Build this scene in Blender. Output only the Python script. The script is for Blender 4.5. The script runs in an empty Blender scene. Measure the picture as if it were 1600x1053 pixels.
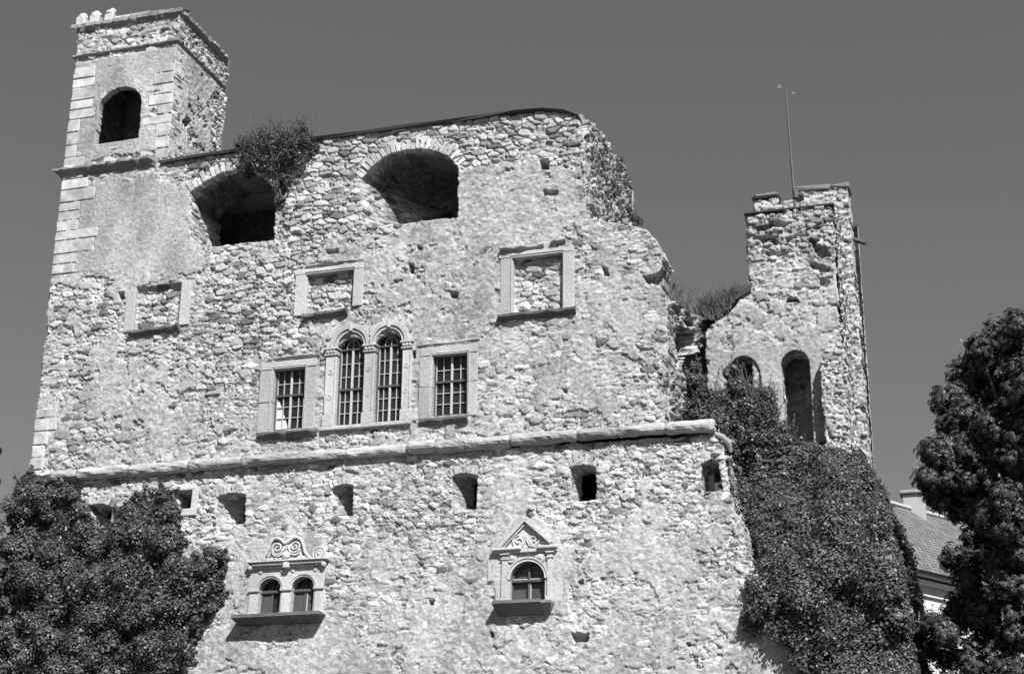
import bpy, math, random
import numpy as np
random.seed(4); RNG = np.random.default_rng(11)
scene = bpy.context.scene
COL = scene.collection

# ------------------------------------------------------------------ camera
F_PX = 2500.0; PITCH = math.radians(19.3); YAW = math.radians(-17.9); ROLL = .0097
_F0 = np.array([math.sin(YAW), math.cos(YAW), 0]); _R0 = np.array([math.cos(YAW), -math.sin(YAW), 0])
CF = _F0*math.cos(PITCH) + np.array([0, 0, math.sin(PITCH)]); _U0 = np.cross(_R0, CF)
CR = math.cos(ROLL)*_R0 + math.sin(ROLL)*_U0; CU = math.cos(ROLL)*_U0 - math.sin(ROLL)*_R0
CAM = np.array([0, -44.0, 1.7])
cam = bpy.data.cameras.new('camera'); cam_o = bpy.data.objects.new('camera', cam); COL.objects.link(cam_o)
cam.sensor_width = 36; cam.lens = F_PX/1600*36; cam.clip_start = .1; cam.clip_end = 2000
from mathutils import Matrix
cam_o.matrix_world = Matrix([[CR[0], CU[0], -CF[0], CAM[0]], [CR[1], CU[1], -CF[1], CAM[1]],
                             [CR[2], CU[2], -CF[2], CAM[2]], [0, 0, 0, 1]])
scene.camera = cam_o

# ------------------------------------------------------------------ light
SUN_AZ = math.radians(142); SUN_EL = math.radians(47)      # azimuth clockwise from +y
world = bpy.data.worlds.new('World'); scene.world = world; world.use_nodes = True
wn = world.node_tree.nodes; wl = world.node_tree.links
bg = wn['Background']; sky = wn.new('ShaderNodeTexSky'); sky.sky_type = 'NISHITA'; sky.sun_disc = False
sky.sun_elevation = SUN_EL; sky.sun_rotation = SUN_AZ; sky.altitude = 300; sky.air_density = 1.0; sky.dust_density = .6
sep = wn.new('ShaderNodeSeparateColor'); wl.new(sky.outputs[0], sep.inputs[0])
m1 = wn.new('ShaderNodeMath'); m1.operation = 'MULTIPLY'; m1.inputs[1].default_value = .55; wl.new(sep.outputs[0], m1.inputs[0])
m2 = wn.new('ShaderNodeMath'); m2.operation = 'MULTIPLY_ADD'; m2.inputs[1].default_value = .45
wl.new(sep.outputs[1], m2.inputs[0]); wl.new(m1.outputs[0], m2.inputs[2])      # black-and-white film behind a yellow filter
m3 = wn.new('ShaderNodeMath'); m3.operation = 'POWER'; m3.inputs[1].default_value = .7; wl.new(m2.outputs[0], m3.inputs[0]); wl.new(m3.outputs[0], bg.inputs[0]); bg.inputs[1].default_value = .068
sun = bpy.data.lights.new('sun', 'SUN'); sun.energy = 5.0; sun.angle = math.radians(.5); sun.color = (1, 1, 1)
sun_o = bpy.data.objects.new('sun', sun); COL.objects.link(sun_o)
from mathutils import Vector
SUN_DIR = Vector((math.cos(SUN_EL)*math.sin(SUN_AZ), math.cos(SUN_EL)*math.cos(SUN_AZ), math.sin(SUN_EL)))
sun_o.rotation_euler = SUN_DIR.to_track_quat('Z', 'Y').to_euler(); sun_o.location = (20, -60, 60)
scene.view_settings.view_transform = 'Standard'; scene.view_settings.look = 'None'
scene.view_settings.exposure = .72; scene.view_settings.gamma = 1; scene.view_settings.use_curve_mapping = False
try: scene.cycles.max_bounces = 6; scene.cycles.diffuse_bounces = 2; scene.cycles.transparent_max_bounces = 4
except Exception: pass

# ------------------------------------------------------------------ helpers: planes
class Plane:
    def __init__(s, O, U=(1, 0, 0), V=(0, 0, 1)):
        s.O = np.array(O, float); s.U = np.array(U, float); s.V = np.array(V, float)
        s.U /= np.linalg.norm(s.U); s.V /= np.linalg.norm(s.V); s.N = np.cross(s.U, s.V)
    def uv(s, px, py):
        d = CF + CR*(px-800)/F_PX - CU*(py-526.5)/F_PX
        t = ((s.O-CAM) @ s.N)/(d @ s.N); q = CAM + d*t - s.O
        return float(q @ s.U), float(q @ s.V)
    def poly(s, pts): return [s.uv(*p) for p in pts]
    def rect(s, l, t, r, b):
        return s.uv(l, (t+b)/2)[0], s.uv(r, (t+b)/2)[0], s.uv((l+r)/2, b)[1], s.uv((l+r)/2, t)[1]
    def w(s, u, v, h=0):
        return s.O + np.multiply.outer(np.asarray(u, float), s.U) + np.multiply.outer(np.asarray(v, float), s.V) + np.multiply.outer(np.asarray(h, float), s.N)
def P(px, py, Y=0.0):
    d = CF + CR*(px-800)/F_PX - CU*(py-526.5)/F_PX
    return CAM + d*((Y-CAM[1])/d[1])

# ------------------------------------------------------------------ helpers: noise
def _hash(i, j, k, seed):
    h = (i.astype(np.int64)*374761393 + j.astype(np.int64)*668265263 + k*2147483647 + seed*974634777) & 0xffffffff
    h = ((h ^ (h >> 13))*1274126177) & 0xffffffff
    h = ((h ^ (h >> 16))*2246822519) & 0xffffffff
    return ((h ^ (h >> 15)) & 0xffffff)/float(0x1000000)
def noise2(x, y, seed=0):
    i = np.floor(x); j = np.floor(y); fx = x-i; fy = y-j
    fx = fx*fx*(3-2*fx); fy = fy*fy*(3-2*fy)
    a = _hash(i, j, 0, seed); b = _hash(i+1, j, 0, seed); c = _hash(i, j+1, 0, seed); d = _hash(i+1, j+1, 0, seed)
    return (a*(1-fx)+b*fx)*(1-fy) + (c*(1-fx)+d*fx)*fy - .5
def fbm(x, y, seed=0, octaves=3):
    s = 0; a = 1.0; f = 1.0
    for o in range(octaves):
        s = s + a*noise2(x*f+o*17.3, y*f-o*9.1, seed+o); a *= .5; f *= 2.03
    return s
def sstep(a, b, x):
    t = np.clip((x-a)/(b-a), 0, 1); return t*t*(3-2*t)
def in_poly(u, v, poly):
    inside = np.zeros(np.shape(u), bool); n = len(poly)
    for a in range(n):
        x0, y0 = poly[a]; x1, y1 = poly[(a+1) % n]
        if y0 == y1: continue
        c = ((y0 > v) != (y1 > v)) & (u < (x1-x0)*(v-y0)/(y1-y0)+x0); inside ^= c
    return inside
def soft_poly(u, v, poly, soft, seed=3, rag=.25):
    """1 inside the outline, fading over 'soft' metres, with a wandering edge"""
    d = np.full(np.shape(u), 1e9); n = len(poly)
    uu = u + rag*fbm(u*1.7, v*1.7, seed, 4); vv = v + rag*fbm(u*1.7+40, v*1.7, seed+9, 4)
    for a in range(n):
        x0, y0 = poly[a]; x1, y1 = poly[(a+1) % n]; ex, ey = x1-x0, y1-y0
        t = np.clip(((uu-x0)*ex+(vv-y0)*ey)/(ex*ex+ey*ey+1e-12), 0, 1)
        d = np.minimum(d, np.hypot(uu-x0-t*ex, vv-y0-t*ey))
    d = np.where(in_poly(uu, vv, poly), d, -d)
    return sstep(-soft, soft, d)

# ------------------------------------------------------------------ helpers: masonry relief
def stones(u, v, su, sv, seed, jit=.8, p=2.4):
    x = u/su; y = v/sv; j0 = np.floor(y); best = np.full(x.shape, 1e9); sec = best.copy()
    bi = np.zeros(x.shape); bj = np.zeros(x.shape); bx = np.zeros(x.shape); by = np.zeros(x.shape)
    for dj in (-1, 0, 1):
        jj = j0+dj; off = .5*(jj % 2); i0 = np.floor(x-off)
        for di in (-2, -1, 0, 1, 2):
            ii = i0+di
            sx = ii+off+.5+jit*(_hash(ii, jj, 1, seed)-.5); sy = jj+.5+jit*.8*(_hash(ii, jj, 2, seed)-.5)
            dx = x-sx; dy = y-sy
            asp = .75+.6*_hash(ii, jj, 4, seed)
            d = (np.abs(dx*asp)**p+np.abs(dy/asp)**p)**(1/p) - .38*(_hash(ii, jj, 3, seed)-.3)
            nb = d < best
            sec = np.where(nb, best, np.minimum(sec, d)); best = np.where(nb, d, best)
            bi = np.where(nb, ii, bi); bj = np.where(nb, jj, bj); bx = np.where(nb, dx, bx); by = np.where(nb, dy, by)
    r = [_hash(bi, bj, k, seed+50) for k in range(5)]
    return sec-best, r, bx*su, by*sv
def masonry(u, v, seed=0, big=.4, mortar=.03, plaster=0.0, amp=1.0, sc=.86):
    wu = u + .09*fbm(u*2.6, v*2.6, seed+1, 3) + .022*fbm(u*12, v*12, seed+4, 2)
    wv = v + .07*fbm(u*1.6, v*2.2, seed+2, 3) + .018*fbm(u*13+9, v*13, seed+5, 2)
    wv = wv + .05*np.sin(u*.9+seed)
    eL, rL, xL, yL = stones(wu, wv, .42*sc, .19*sc, seed+10)
    eM, rM, xM, yM = stones(wu+.3, wv+.1, .24*sc, .102*sc, seed+20)
    eS, rS, xS, yS = stones(wu, wv+.2, .135*sc, .068*sc, seed+30)
    gap = .02+.07*np.clip(fbm(u*.6, v*.6, seed+66, 3)+.2, 0, 1)
    def lev(e, r, x, y, a, ew):
        pr = sstep(gap, gap+ew, e)**.6
        h = pr*(a*(.55+.60*r[0]) + (r[1]-.5)*x*.16 + (r[2]-.6)*y*.30)
        return np.where(r[3] > .975, -.09*amp*pr, h)
    hL = lev(eL, rL, xL, yL, .088*amp, .17); hM = lev(eM, rM, xM, yM, .070*amp, .24); hS = lev(eS, rS, xS, yS, .050*amp, .34)
    sL = rL[1]*.999 < big; sM = rM[1] < .70
    hMS = np.where(sM, hM, hS*sstep(.0, .16, eM))
    h = np.where(sL, hL, hMS*sstep(.0, .09, eL))
    def tone(r):
        t = .27+.20*r[4]
        t = np.where(r[2] < .17, .09+.13*r[4], t); t = np.where(r[2] > .84, .46+.16*r[4], t)
        return t
    t = np.where(sL, tone(rL), np.where(sM, tone(rM), tone(rS)))
    m = mortar + .03*fbm(u*1.3, v*1.3, seed+70, 3) + .022*fbm(u*6, v*6, seed+71, 4)
    k = sstep(-.006, .006, h-m)
    tm = .33+.12*fbm(u*2, v*2, seed+72, 4)+.10*fbm(u*13, v*13, seed+73, 3)
    t = t*k + tm*(1-k); h = np.where(h < -.03, h, np.maximum(h, m))
    if np.any(np.asarray(plaster) > 0):
        pl = sstep(.485, .515, plaster + .42*fbm(u*2.6, v*2.6, seed+80, 5)*(1-np.abs(2*np.asarray(plaster)-1)))
        rough = 1-sstep(.75, .95, np.asarray(plaster))
        hp = .094*amp + .012*fbm(u*1.5, v*1.5, seed+81, 3) + (.006+.020*rough)*fbm(u*6, v*8, seed+82, 4)
        tp = .33+.12*fbm(u*1.1, v*.7, seed+83, 4)+(.05+.12*rough)*fbm(u*8, v*10, seed+84, 3)
        h = np.maximum(h*(1-pl), 0)+hp*pl; t = t*(1-pl)+tp*pl
    h = h + .016*fbm(u*15, v*17, seed+90, 3)
    t = t*(1+.45*fbm(u*17, v*19, seed+91, 3))
    return h, np.clip(t, .04, .8)
def ashlar(u, v, h, t, edges, side, seed, rows=(.34, .5), lens=(.45, 1.1), prot=.10, where=None):
    tmul = .86
    """dressed corner blocks along a vertical edge at u=edges"""
    r = random.Random(seed); z = float(v.min())-.2
    while z < v.max()+.5:
        rh = r.uniform(*rows); ln = lens[0] if r.random() < .5 else lens[1]; ln *= r.uniform(.85, 1.15); tn = r.uniform(.38, .56)
        d = (u-edges)*side
        e = np.minimum(np.minimum(ln-d, np.minimum(v-z, z+rh-v)), .5)
        e = e + .006*fbm(u*9, v*9, seed, 2)
        m = (e > 0)
        if where is not None: m &= where
        pr = sstep(.0, .022, e)
        h = np.where(m, prot*pr + .008*fbm(u*6, v*6, seed+3, 3)+r.uniform(-.012, .012), h)
        t = np.where(m, tmul*tn*(1+.45*fbm(u*4, v*4, seed+4, 5)), t)
        z += rh
    return h, t

# ------------------------------------------------------------------ helpers: meshes
def link(name, me, mat, parent=None):
    o = bpy.data.objects.new(name, me); COL.objects.link(o)
    if mat is not None: me.materials.append(mat)
    if parent is not None: o.parent = parent
    return o
def np_mesh(name, V, Q, tone=None, smooth=False):
    me = bpy.data.meshes.new(name); V = np.ascontiguousarray(V, np.float32); Q = np.ascontiguousarray(Q, np.int32)
    n, k = Q.shape
    me.vertices.add(len(V)); me.vertices.foreach_set('co', V.ravel())
    me.loops.add(n*k); me.loops.foreach_set('vertex_index', Q.ravel())
    me.polygons.add(n); me.polygons.foreach_set('loop_start', np.arange(0, n*k, k, dtype=np.int32))
    me.polygons.foreach_set('loop_total', np.full(n, k, np.int32))
    if smooth: me.polygons.foreach_set('use_smooth', np.ones(n, bool))
    me.update(calc_edges=True)
    if tone is not None:
        a = me.attributes.new('tone', 'FLOAT', 'POINT'); a.data.foreach_set('value', np.ascontiguousarray(tone, np.float32))
    return me
class Cloud:
    """collects quad patches into one mesh"""
    def __init__(s): s.V = []; s.Q = []; s.T = []; s.n = 0
    def add(s, V, Q, T):
        s.V.append(V); s.Q.append(Q+s.n); s.T.append(T); s.n += len(V)
    def build(s, name, mat, parent=None, smooth=False):
        me = np_mesh(name, np.concatenate(s.V), np.concatenate(s.Q), np.concatenate(s.T), smooth)
        return link(name, me, mat, parent)

def patch(cl, pl, outline, holes=(), res=.03, thick=.8, rag=.0, relief=None, seed=0, calm=None):
    """a masonry sheet on plane pl inside outline (uv), holes = [(poly, depth, splay, rag)], its edges carried back into the wall"""
    O = np.array(outline); u0, v0 = O.min(0)-.12; u1, v1 = O.max(0)+.12
    nu = int((u1-u0)/res)+1; nv = int((v1-v0)/res)+1
    u, v = np.meshgrid(u0+np.arange(nu)*res, v0+np.arange(nv)*res)          # [nv,nu]
    h, t = relief(u, v)
    uc = u[:-1, :-1]+res/2; vc = v[:-1, :-1]+res/2
    if calm is not None: rag = rag*calm(uc, vc)
    ru = rag*(fbm(uc*2.2, vc*2.2, seed+5, 2)+.9*np.round(3*noise2(uc*3.1, vc*5.2, seed+7))/3); rv = .7*rag*(fbm(uc*2.4+7, vc*2.4, seed+6, 2)+.8*np.round(3*noise2(uc*3.3+20, vc*5, seed+8))/3)
    keep = in_poly(uc+ru, vc+rv, outline); hid = np.zeros(keep.shape, np.int32)
    for k, hl in enumerate(holes):
        rg = hl[3] if len(hl) > 3 else 0
        if rg:
            m = in_poly(uc+rg*(fbm(uc*4, vc*4, seed+20+k, 3)), vc+rg*fbm(uc*4+9, vc*4, seed+40+k, 3), hl[0])
        else: m = in_poly(uc, vc, hl[0])
        m &= keep; keep &= ~m; hid[m] = k+1
    idx = np.arange(nu*nv).reshape(nv, nu)
    Q = np.stack([idx[:-1, :-1], idx[:-1, 1:], idx[1:, 1:], idx[1:, :-1]], -1)[keep]
    # boundary edges (directed so the lining faces the right way), with the id of the hole beyond
    kp = np.pad(keep, 1); hp = np.pad(hid, 1); edges = []; eh = []
    for (dj, di, a, b) in ((-1, 0, (0, 0), (0, 1)), (0, 1, (0, 1), (1, 1)), (1, 0, (1, 1), (1, 0)), (0, -1, (1, 0), (0, 0))):
        nb = kp[1+dj:1+dj+keep.shape[0], 1+di:1+di+keep.shape[1]]; nh = hp[1+dj:1+dj+keep.shape[0], 1+di:1+di+keep.shape[1]]
        m = keep & ~nb; jj, ii = np.nonzero(m)
        edges.append(np.stack([idx[jj+a[0], ii+a[1]], idx[jj+b[0], ii+b[1]]], -1)); eh.append(nh[m])
    E = np.concatenate(edges); H = np.concatenate(eh)
    X = pl.w(u.ravel(), v.ravel(), h.ravel()); T = t.ravel()
    uf, vf, hf = u.ravel(), v.ravel(), h.ravel()
    newV, newQ, newT, base = [], [], [], nu*nv
    for k in np.unique(H):
        e = E[H == k]
        dep, spl = (thick, 0) if k == 0 else (holes[k-1][1], holes[k-1][2])
        if dep <= 0: continue
        vs, inv = np.unique(e.ravel(), return_inverse=True); ie = inv.reshape(-1, 2); nb_ = len(vs)
        K = max(2, int(dep/.05)); lay = []
        if k > 0:
            c = np.array(holes[k-1][0]); cu = (c[:, 0].min()+c[:, 0].max())/2; cv = (c[:, 1].min()+c[:, 1].max())/2
        else: cu, cv = uf[vs].mean(), vf[vs].mean()
        du = cu-uf[vs]; dv = cv-vf[vs]; L = np.hypot(du, dv)+1e-6
        for q in range(1, K+1):
            d = dep*q/K; hh, tt = masonry(np.full(nb_, d)+uf[vs]*.6+31, vf[vs]+uf[vs]*.15, seed+3, .35, .03)
            tt = tt*(1-.72*sstep(cv-.1, cv+.5, vf[vs])*min(1, d/.5)) if (k > 0 and dep > 1.8) else tt*(1-.6*0) if k == 0 else tt; s = min(1, q/3); dr = (hh-.05)*s*(1 if k > 0 else -1)  # deep vault linings darken upward and inward: recess shade put into the tone
            lay.append((uf[vs]+du/L*dr+spl*d*np.clip(du/.2, 0, 1), vf[vs]+dv/L*dr*.6, hf[vs]*(1-s)-d)); newT.append(tt)
            newV.append(pl.w(*lay[-1]))
            prev = vs if q == 1 else base+(q-2)*nb_+np.arange(nb_)
            cur = base+(q-1)*nb_+np.arange(nb_)
            newQ.append(np.stack([prev[ie[:, 1]], prev[ie[:, 0]], cur[ie[:, 0]], cur[ie[:, 1]]], -1))
        base += K*nb_
    Vall = np.concatenate([X]+newV); Tall = np.concatenate([T]+newT); Qall = np.concatenate([Q]+newQ)
    used = np.unique(Qall); remap = np.zeros(len(Vall), np.int64); remap[used] = np.arange(len(used))
    cl.add(Vall[used], remap[Qall], Tall[used])

class MB:
    """boxes, prisms, tubes and rings in local (u right, v up, h out) coordinates of a plane"""
    def __init__(s, pl=None): s.V = []; s.F = []; s.T = []; s.pl = pl; s.tone = .5
    def _add(s, V, F, tone=None):
        n = len(s.V); s.V += [tuple(map(float, x)) for x in V]; s.F += [tuple(a+n for a in f) for f in F]
        tn = (s.tone if tone is None else tone)*random.uniform(.9, 1.1); s.T += [tn]*len(V)
    def box(s, u0, u1, v0, v1, h0, h1, b=.015, tone=None, jit=0):
        c = [((u0+u1)/2), ((v0+v1)/2), ((h0+h1)/2)]; e = [abs(u1-u0)/2, abs(v1-v0)/2, abs(h1-h0)/2]; b = min(b, *(x*.45 for x in e))
        V = []; ix = {}
        for sx in (-1, 1):
            for sy in (-1, 1):
                for sz in (-1, 1):
                    j = [random.uniform(-jit, jit) for _ in range(3)]
                    for ax in range(3):
                        q = [sx*e[0], sy*e[1], sz*e[2]]
                        for o in range(3):
                            if o != ax: q[o] -= (sx, sy, sz)[o]*b
                        ix[(sx, sy, sz, ax)] = len(V); V.append([c[o]+q[o]+j[o] for o in range(3)])
        F = []
        for ax in range(3):
            o1, o2 = (ax+1) % 3, (ax+2) % 3
            for sg in (-1, 1):
                f = []
                for a, bb in ((-1, -1), (1, -1), (1, 1), (-1, 1)):
                    k = [0, 0, 0]; k[ax] = sg; k[o1] = a; k[o2] = bb; f.append(ix[(*k, ax)])
                F.append(f if sg > 0 else f[::-1])
        for ax in range(3):
            o1, o2 = (ax+1) % 3, (ax+2) % 3
            for a in (-1, 1):
                for bb in (-1, 1):
                    def key(t, w):
                        k = [0, 0, 0]; k[ax] = t; k[o1] = a; k[o2] = bb; return ix[(*k, w)]
                    f = [key(-1, o1), key(1, o1), key(1, o2), key(-1, o2)]
                    F.append(f if a*bb > 0 else f[::-1])
        for sx in (-1, 1):
            for sy in (-1, 1):
                for sz in (-1, 1):
                    f = [ix[(sx, sy, sz, 0)], ix[(sx, sy, sz, 1)], ix[(sx, sy, sz, 2)]]
                    F.append(f if sx*sy*sz > 0 else f[::-1])
        s._add(V, F, tone)
    def prism(s, poly, h0, h1, tone=None):
        n = len(poly); V = [(a, b, h0) for a, b in poly]+[(a, b, h1) for a, b in poly]
        ar = sum(poly[i][0]*poly[(i+1) % n][1]-poly[(i+1) % n][0]*poly[i][1] for i in range(n))
        F = [tuple(range(n, 2*n)), tuple(range(n-1, -1, -1))]+[(i, (i+1) % n, (i+1) % n+n, i+n) for i in range(n)]
        if ar < 0: F = [f[::-1] for f in F]
        s._add(V, F, tone)
    def strip(s, A, B, h0, h1, tone=None):
        """solid band between the matching paths A and B (uv), from h0 to h1"""
        n = len(A); V = [(*a, h1) for a in A]+[(*b, h1) for b in B]+[(*a, h0) for a in A]+[(*b, h0) for b in B]
        F = []
        for i in range(n-1):
            F += [(i, i+1, n+i+1, n+i), (2*n+i, 3*n+i, 3*n+i+1, 2*n+i+1), (i, 2*n+i, 2*n+i+1, i+1), (n+i, n+i+1, 3*n+i+1, 3*n+i)]
        F += [(0, n, 3*n, 2*n), (n-1, 3*n-1, 4*n-1, 2*n-1)]
        s._add(V, F, tone)
    def tube(s, path, r, n=8, tone=None, cap=True):
        path = [np.array(p, float) for p in path]; m = len(path); V = []; F = []
        rr = r if hasattr(r, '__len__') else [r]*m; ref = None
        for i in range(m):
            d = path[min(i+1, m-1)]-path[max(i-1, 0)]; d /= np.linalg.norm(d)+1e-12
            if ref is None: ref = np.array([0, 0, 1.]) if abs(d[2]) < .9 else np.array([1., 0, 0])
            a = ref-d*(ref @ d); a /= np.linalg.norm(a); b = np.cross(d, a); ref = a
            for k in range(n):
                w = 2*math.pi*k/n; V.append(path[i]+rr[i]*(math.cos(w)*a+math.sin(w)*b))
        for i in range(m-1):
            for k in range(n): F.append((i*n+k, i*n+(k+1) % n, (i+1)*n+(k+1) % n, (i+1)*n+k))
        if cap: F += [tuple(range(n-1, -1, -1)), tuple((m-1)*n+k for k in range(n))]
        s._add(V, F, tone)
    def lump(s, c, r, n=10, m=7, tone=None, jit=.08):
        V = []; F = []; r = np.array(r if hasattr(r, '__len__') else [r]*3)
        for i in range(m+1):
            a = math.pi*i/m
            for k in range(n):
                w = 2*math.pi*k/n; q = 1+random.uniform(-jit, jit) if 0 < i < m else 1
                V.append(np.array(c)+r*q*np.array([math.sin(a)*math.cos(w), math.sin(a)*math.sin(w), math.cos(a)]))
        for i in range(m):
            for k in range(n): F.append((i*n+k, (i+1)*n+k, (i+1)*n+(k+1) % n, i*n+(k+1) % n))
        s._add(V, F, tone)
    def build(s, name, mat, parent=None, smooth=False, tone=None):
        V = np.array(s.V); 
        if s.pl is not None: V = s.pl.w(V[:, 0], V[:, 1], V[:, 2])
        me = bpy.data.meshes.new(name); me.from_pydata(V.tolist(), [], s.F); me.update()
        a = me.attributes.new('tone', 'FLOAT', 'POINT'); a.data.foreach_set('value', np.array(s.T if tone is None else [tone]*len(V), np.float32))
        if smooth: me.polygons.foreach_set('use_smooth', np.ones(len(me.polygons), bool))
        return link(name, me, mat, parent)
def arch_pts(u0, u1, vs, rise, n=20):
    """points of an arch from the right springing to the left one"""
    c = (u0+u1)/2; r = (u1-u0)/2
    return [(c+r*math.cos(math.pi*i/n), vs+rise*math.sin(math.pi*i/n)) for i in range(n+1)]
def arched(u0, u1, v0, vs, rise, n=20): return [(u0, v0), (u1, v0)]+arch_pts(u0, u1, vs, rise, n)

def thing(name, label, cat, loc=(0, 0, 0), group=None):
    o = bpy.data.objects.new(name, None); COL.objects.link(o); o.empty_display_size = .3
    return tag(o, label, cat, group)
def tag(o, label, cat, group=None):
    o['label'] = label; o['category'] = cat
    if group: o['group'] = group
    return o

# ------------------------------------------------------------------ materials (black-and-white photograph: all greys)
def mat_new(name):
    m = bpy.data.materials.new(name); m.use_nodes = True; nt = m.node_tree
    b = nt.nodes['Principled BSDF']; return m, nt, b
def grey_nodes(nt, fac_socket):
    c = nt.nodes.new('ShaderNodeCombineColor')
    for i in range(3): nt.links.new(fac_socket, c.inputs[i])
    return c.outputs[0]
def mathn(nt, op, a, b=None, c=None):
    n = nt.nodes.new('ShaderNodeMath'); n.operation = op
    for i, x in enumerate((a, b, c)):
        if x is None: continue
        if isinstance(x, (int, float)): n.inputs[i].default_value = x
        else: nt.links.new(x, n.inputs[i])
    return n.outputs[0]
def noise_node(nt, scale, detail=4, rough=.55, vec=None):
    n = nt.nodes.new('ShaderNodeTexNoise'); n.inputs['Scale'].default_value = scale; n.inputs['Detail'].default_value = detail
    n.inputs['Roughness'].default_value = rough
    if vec is not None: nt.links.new(vec, n.inputs['Vector'])
    return n.outputs[0]
def stone_mat(name, gain=1.0, stain=.35, bump=.014, fine=30, rough=.95):
    m, nt, b = mat_new(name); at = nt.nodes.new('ShaderNodeAttribute'); at.attribute_name = 'tone'
    geo = nt.nodes.new('ShaderNodeNewGeometry'); pos = geo.outputs['Position']
    mp = nt.nodes.new('ShaderNodeMapping'); mp.inputs['Scale'].default_value = (1, 1, .3); nt.links.new(pos, mp.inputs[0])
    n1 = noise_node(nt, .9, 5, .6, mp.outputs[0]); n2 = noise_node(nt, 9, 5, .65, pos); n3 = noise_node(nt, fine, 4, .65, pos)
    a = mathn(nt, 'MULTIPLY_ADD', n1, 2*stain, 1-stain); a2 = mathn(nt, 'MULTIPLY_ADD', n2, .5, .75); a3 = mathn(nt, 'MULTIPLY_ADD', n3, .8, .6)
    v = mathn(nt, 'MULTIPLY', at.outputs['Fac'], a); v = mathn(nt, 'MULTIPLY', v, a2); v = mathn(nt, 'MULTIPLY', v, a3); v = mathn(nt, 'MULTIPLY', v, gain)
    nt.links.new(grey_nodes(nt, v), b.inputs['Base Color']); b.inputs['Roughness'].default_value = rough
    b.inputs['Specular IOR Level'].default_value = .15
    bp = nt.nodes.new('ShaderNodeBump'); bp.inputs['Strength'].default_value = 1; bp.inputs['Distance'].default_value = bump
    hsum = mathn(nt, 'MULTIPLY_ADD', n2, 1.4, n3); nt.links.new(hsum, bp.inputs['Height']); nt.links.new(bp.outputs[0], b.inputs['Normal'])
    return m
def leaf_mat(name, gain=1.0, rough=.45):
    m, nt, b = mat_new(name); at = nt.nodes.new('ShaderNodeAttribute'); at.attribute_name = 'tone'
    geo = nt.nodes.new('ShaderNodeNewGeometry'); n1 = noise_node(nt, 1.2, 3, .6, geo.outputs['Position'])
    v = mathn(nt, 'MULTIPLY', at.outputs['Fac'], mathn(nt, 'MULTIPLY_ADD', n1, .9, .55)); v = mathn(nt, 'MULTIPLY', v, gain)
    col = grey_nodes(nt, v)
    nt.links.new(col, b.inputs['Base Color']); b.inputs['Roughness'].default_value = rough; b.inputs['Specular IOR Level'].default_value = .4
    tr = nt.nodes.new('ShaderNodeBsdfTranslucent'); nt.links.new(col, tr.inputs[0])
    mx = nt.nodes.new('ShaderNodeMixShader'); mx.inputs[0].default_value = .32
    out = nt.nodes['Material Output']; nt.links.new(b.outputs[0], mx.inputs[1]); nt.links.new(tr.outputs[0], mx.inputs[2]); nt.links.new(mx.outputs[0], out.inputs[0])
    return m
def plain_mat(name, tone, rough=.6, spec=.3, scale=12, var=.3, metal=0):
    m, nt, b = mat_new(name); geo = nt.nodes.new('ShaderNodeNewGeometry')
    n = noise_node(nt, scale, 4, .6, geo.outputs['Position']); v = mathn(nt, 'MULTIPLY', mathn(nt, 'MULTIPLY_ADD', n, 2*var, 1-var), tone)
    nt.links.new(grey_nodes(nt, v), b.inputs['Base Color']); b.inputs['Roughness'].default_value = rough
    b.inputs['Specular IOR Level'].default_value = spec; b.inputs['Metallic'].default_value = metal
    bp = nt.nodes.new('ShaderNodeBump'); bp.inputs['Strength'].default_value = .5; bp.inputs['Distance'].default_value = .01
    nt.links.new(n, bp.inputs['Height']); nt.links.new(bp.outputs[0], b.inputs['Normal'])
    return m
M_STONE = stone_mat('rubble stone', 1.0, .46)
M_DRESS = stone_mat('dressed stone', .84, .5, .018, 30)
M_SILL = stone_mat('dark sill stone', .42, .6, .02, 25)  # darker grey for sills and merlon coping
M_DARKSTONE = stone_mat('weathered stone', .8, .5, .02, 25)
M_LEAF = leaf_mat('ivy leaf', 1.0)
M_TREE = leaf_mat('tree leaf', 1.0, .5)
M_GRASS = leaf_mat('dry grass', 1.0, .7)
M_BARK = plain_mat('bark', .09, .9, .1, 8, .5)
M_WOOD = plain_mat('old dark wood', .07, .7, .3, 14, .45)
M_PAINT = plain_mat('pale painted wood', .42, .6, .3, 20, .2)
M_METAL = plain_mat('grey iron', .06, .55, .4, 10, .3)
M_SLATE = plain_mat('dark roof edge', .05, .8, .2, 6, .4)
M_CLOTH = plain_mat('pale cloth', .55, .9, .1, 6, .15)
def glass_mat(name, tone, rough):
    m, nt, b = mat_new(name); geo = nt.nodes.new('ShaderNodeNewGeometry'); n = noise_node(nt, 2.2, 2, .5, geo.outputs['Position'])
    v = mathn(nt, 'MULTIPLY', mathn(nt, 'MULTIPLY_ADD', n, 1.2, .4), tone); nt.links.new(grey_nodes(nt, v), b.inputs['Base Color'])
    b.inputs['Roughness'].default_value = rough; b.inputs['Specular IOR Level'].default_value = .5
    bp = nt.nodes.new('ShaderNodeBump'); bp.inputs['Strength'].default_value = .3; bp.inputs['Distance'].default_value = .02
    nt.links.new(n, bp.inputs['Height']); nt.links.new(bp.outputs[0], b.inputs['Normal']); return m
M_GLASS = glass_mat('dark window glass', .02, .12)

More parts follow.
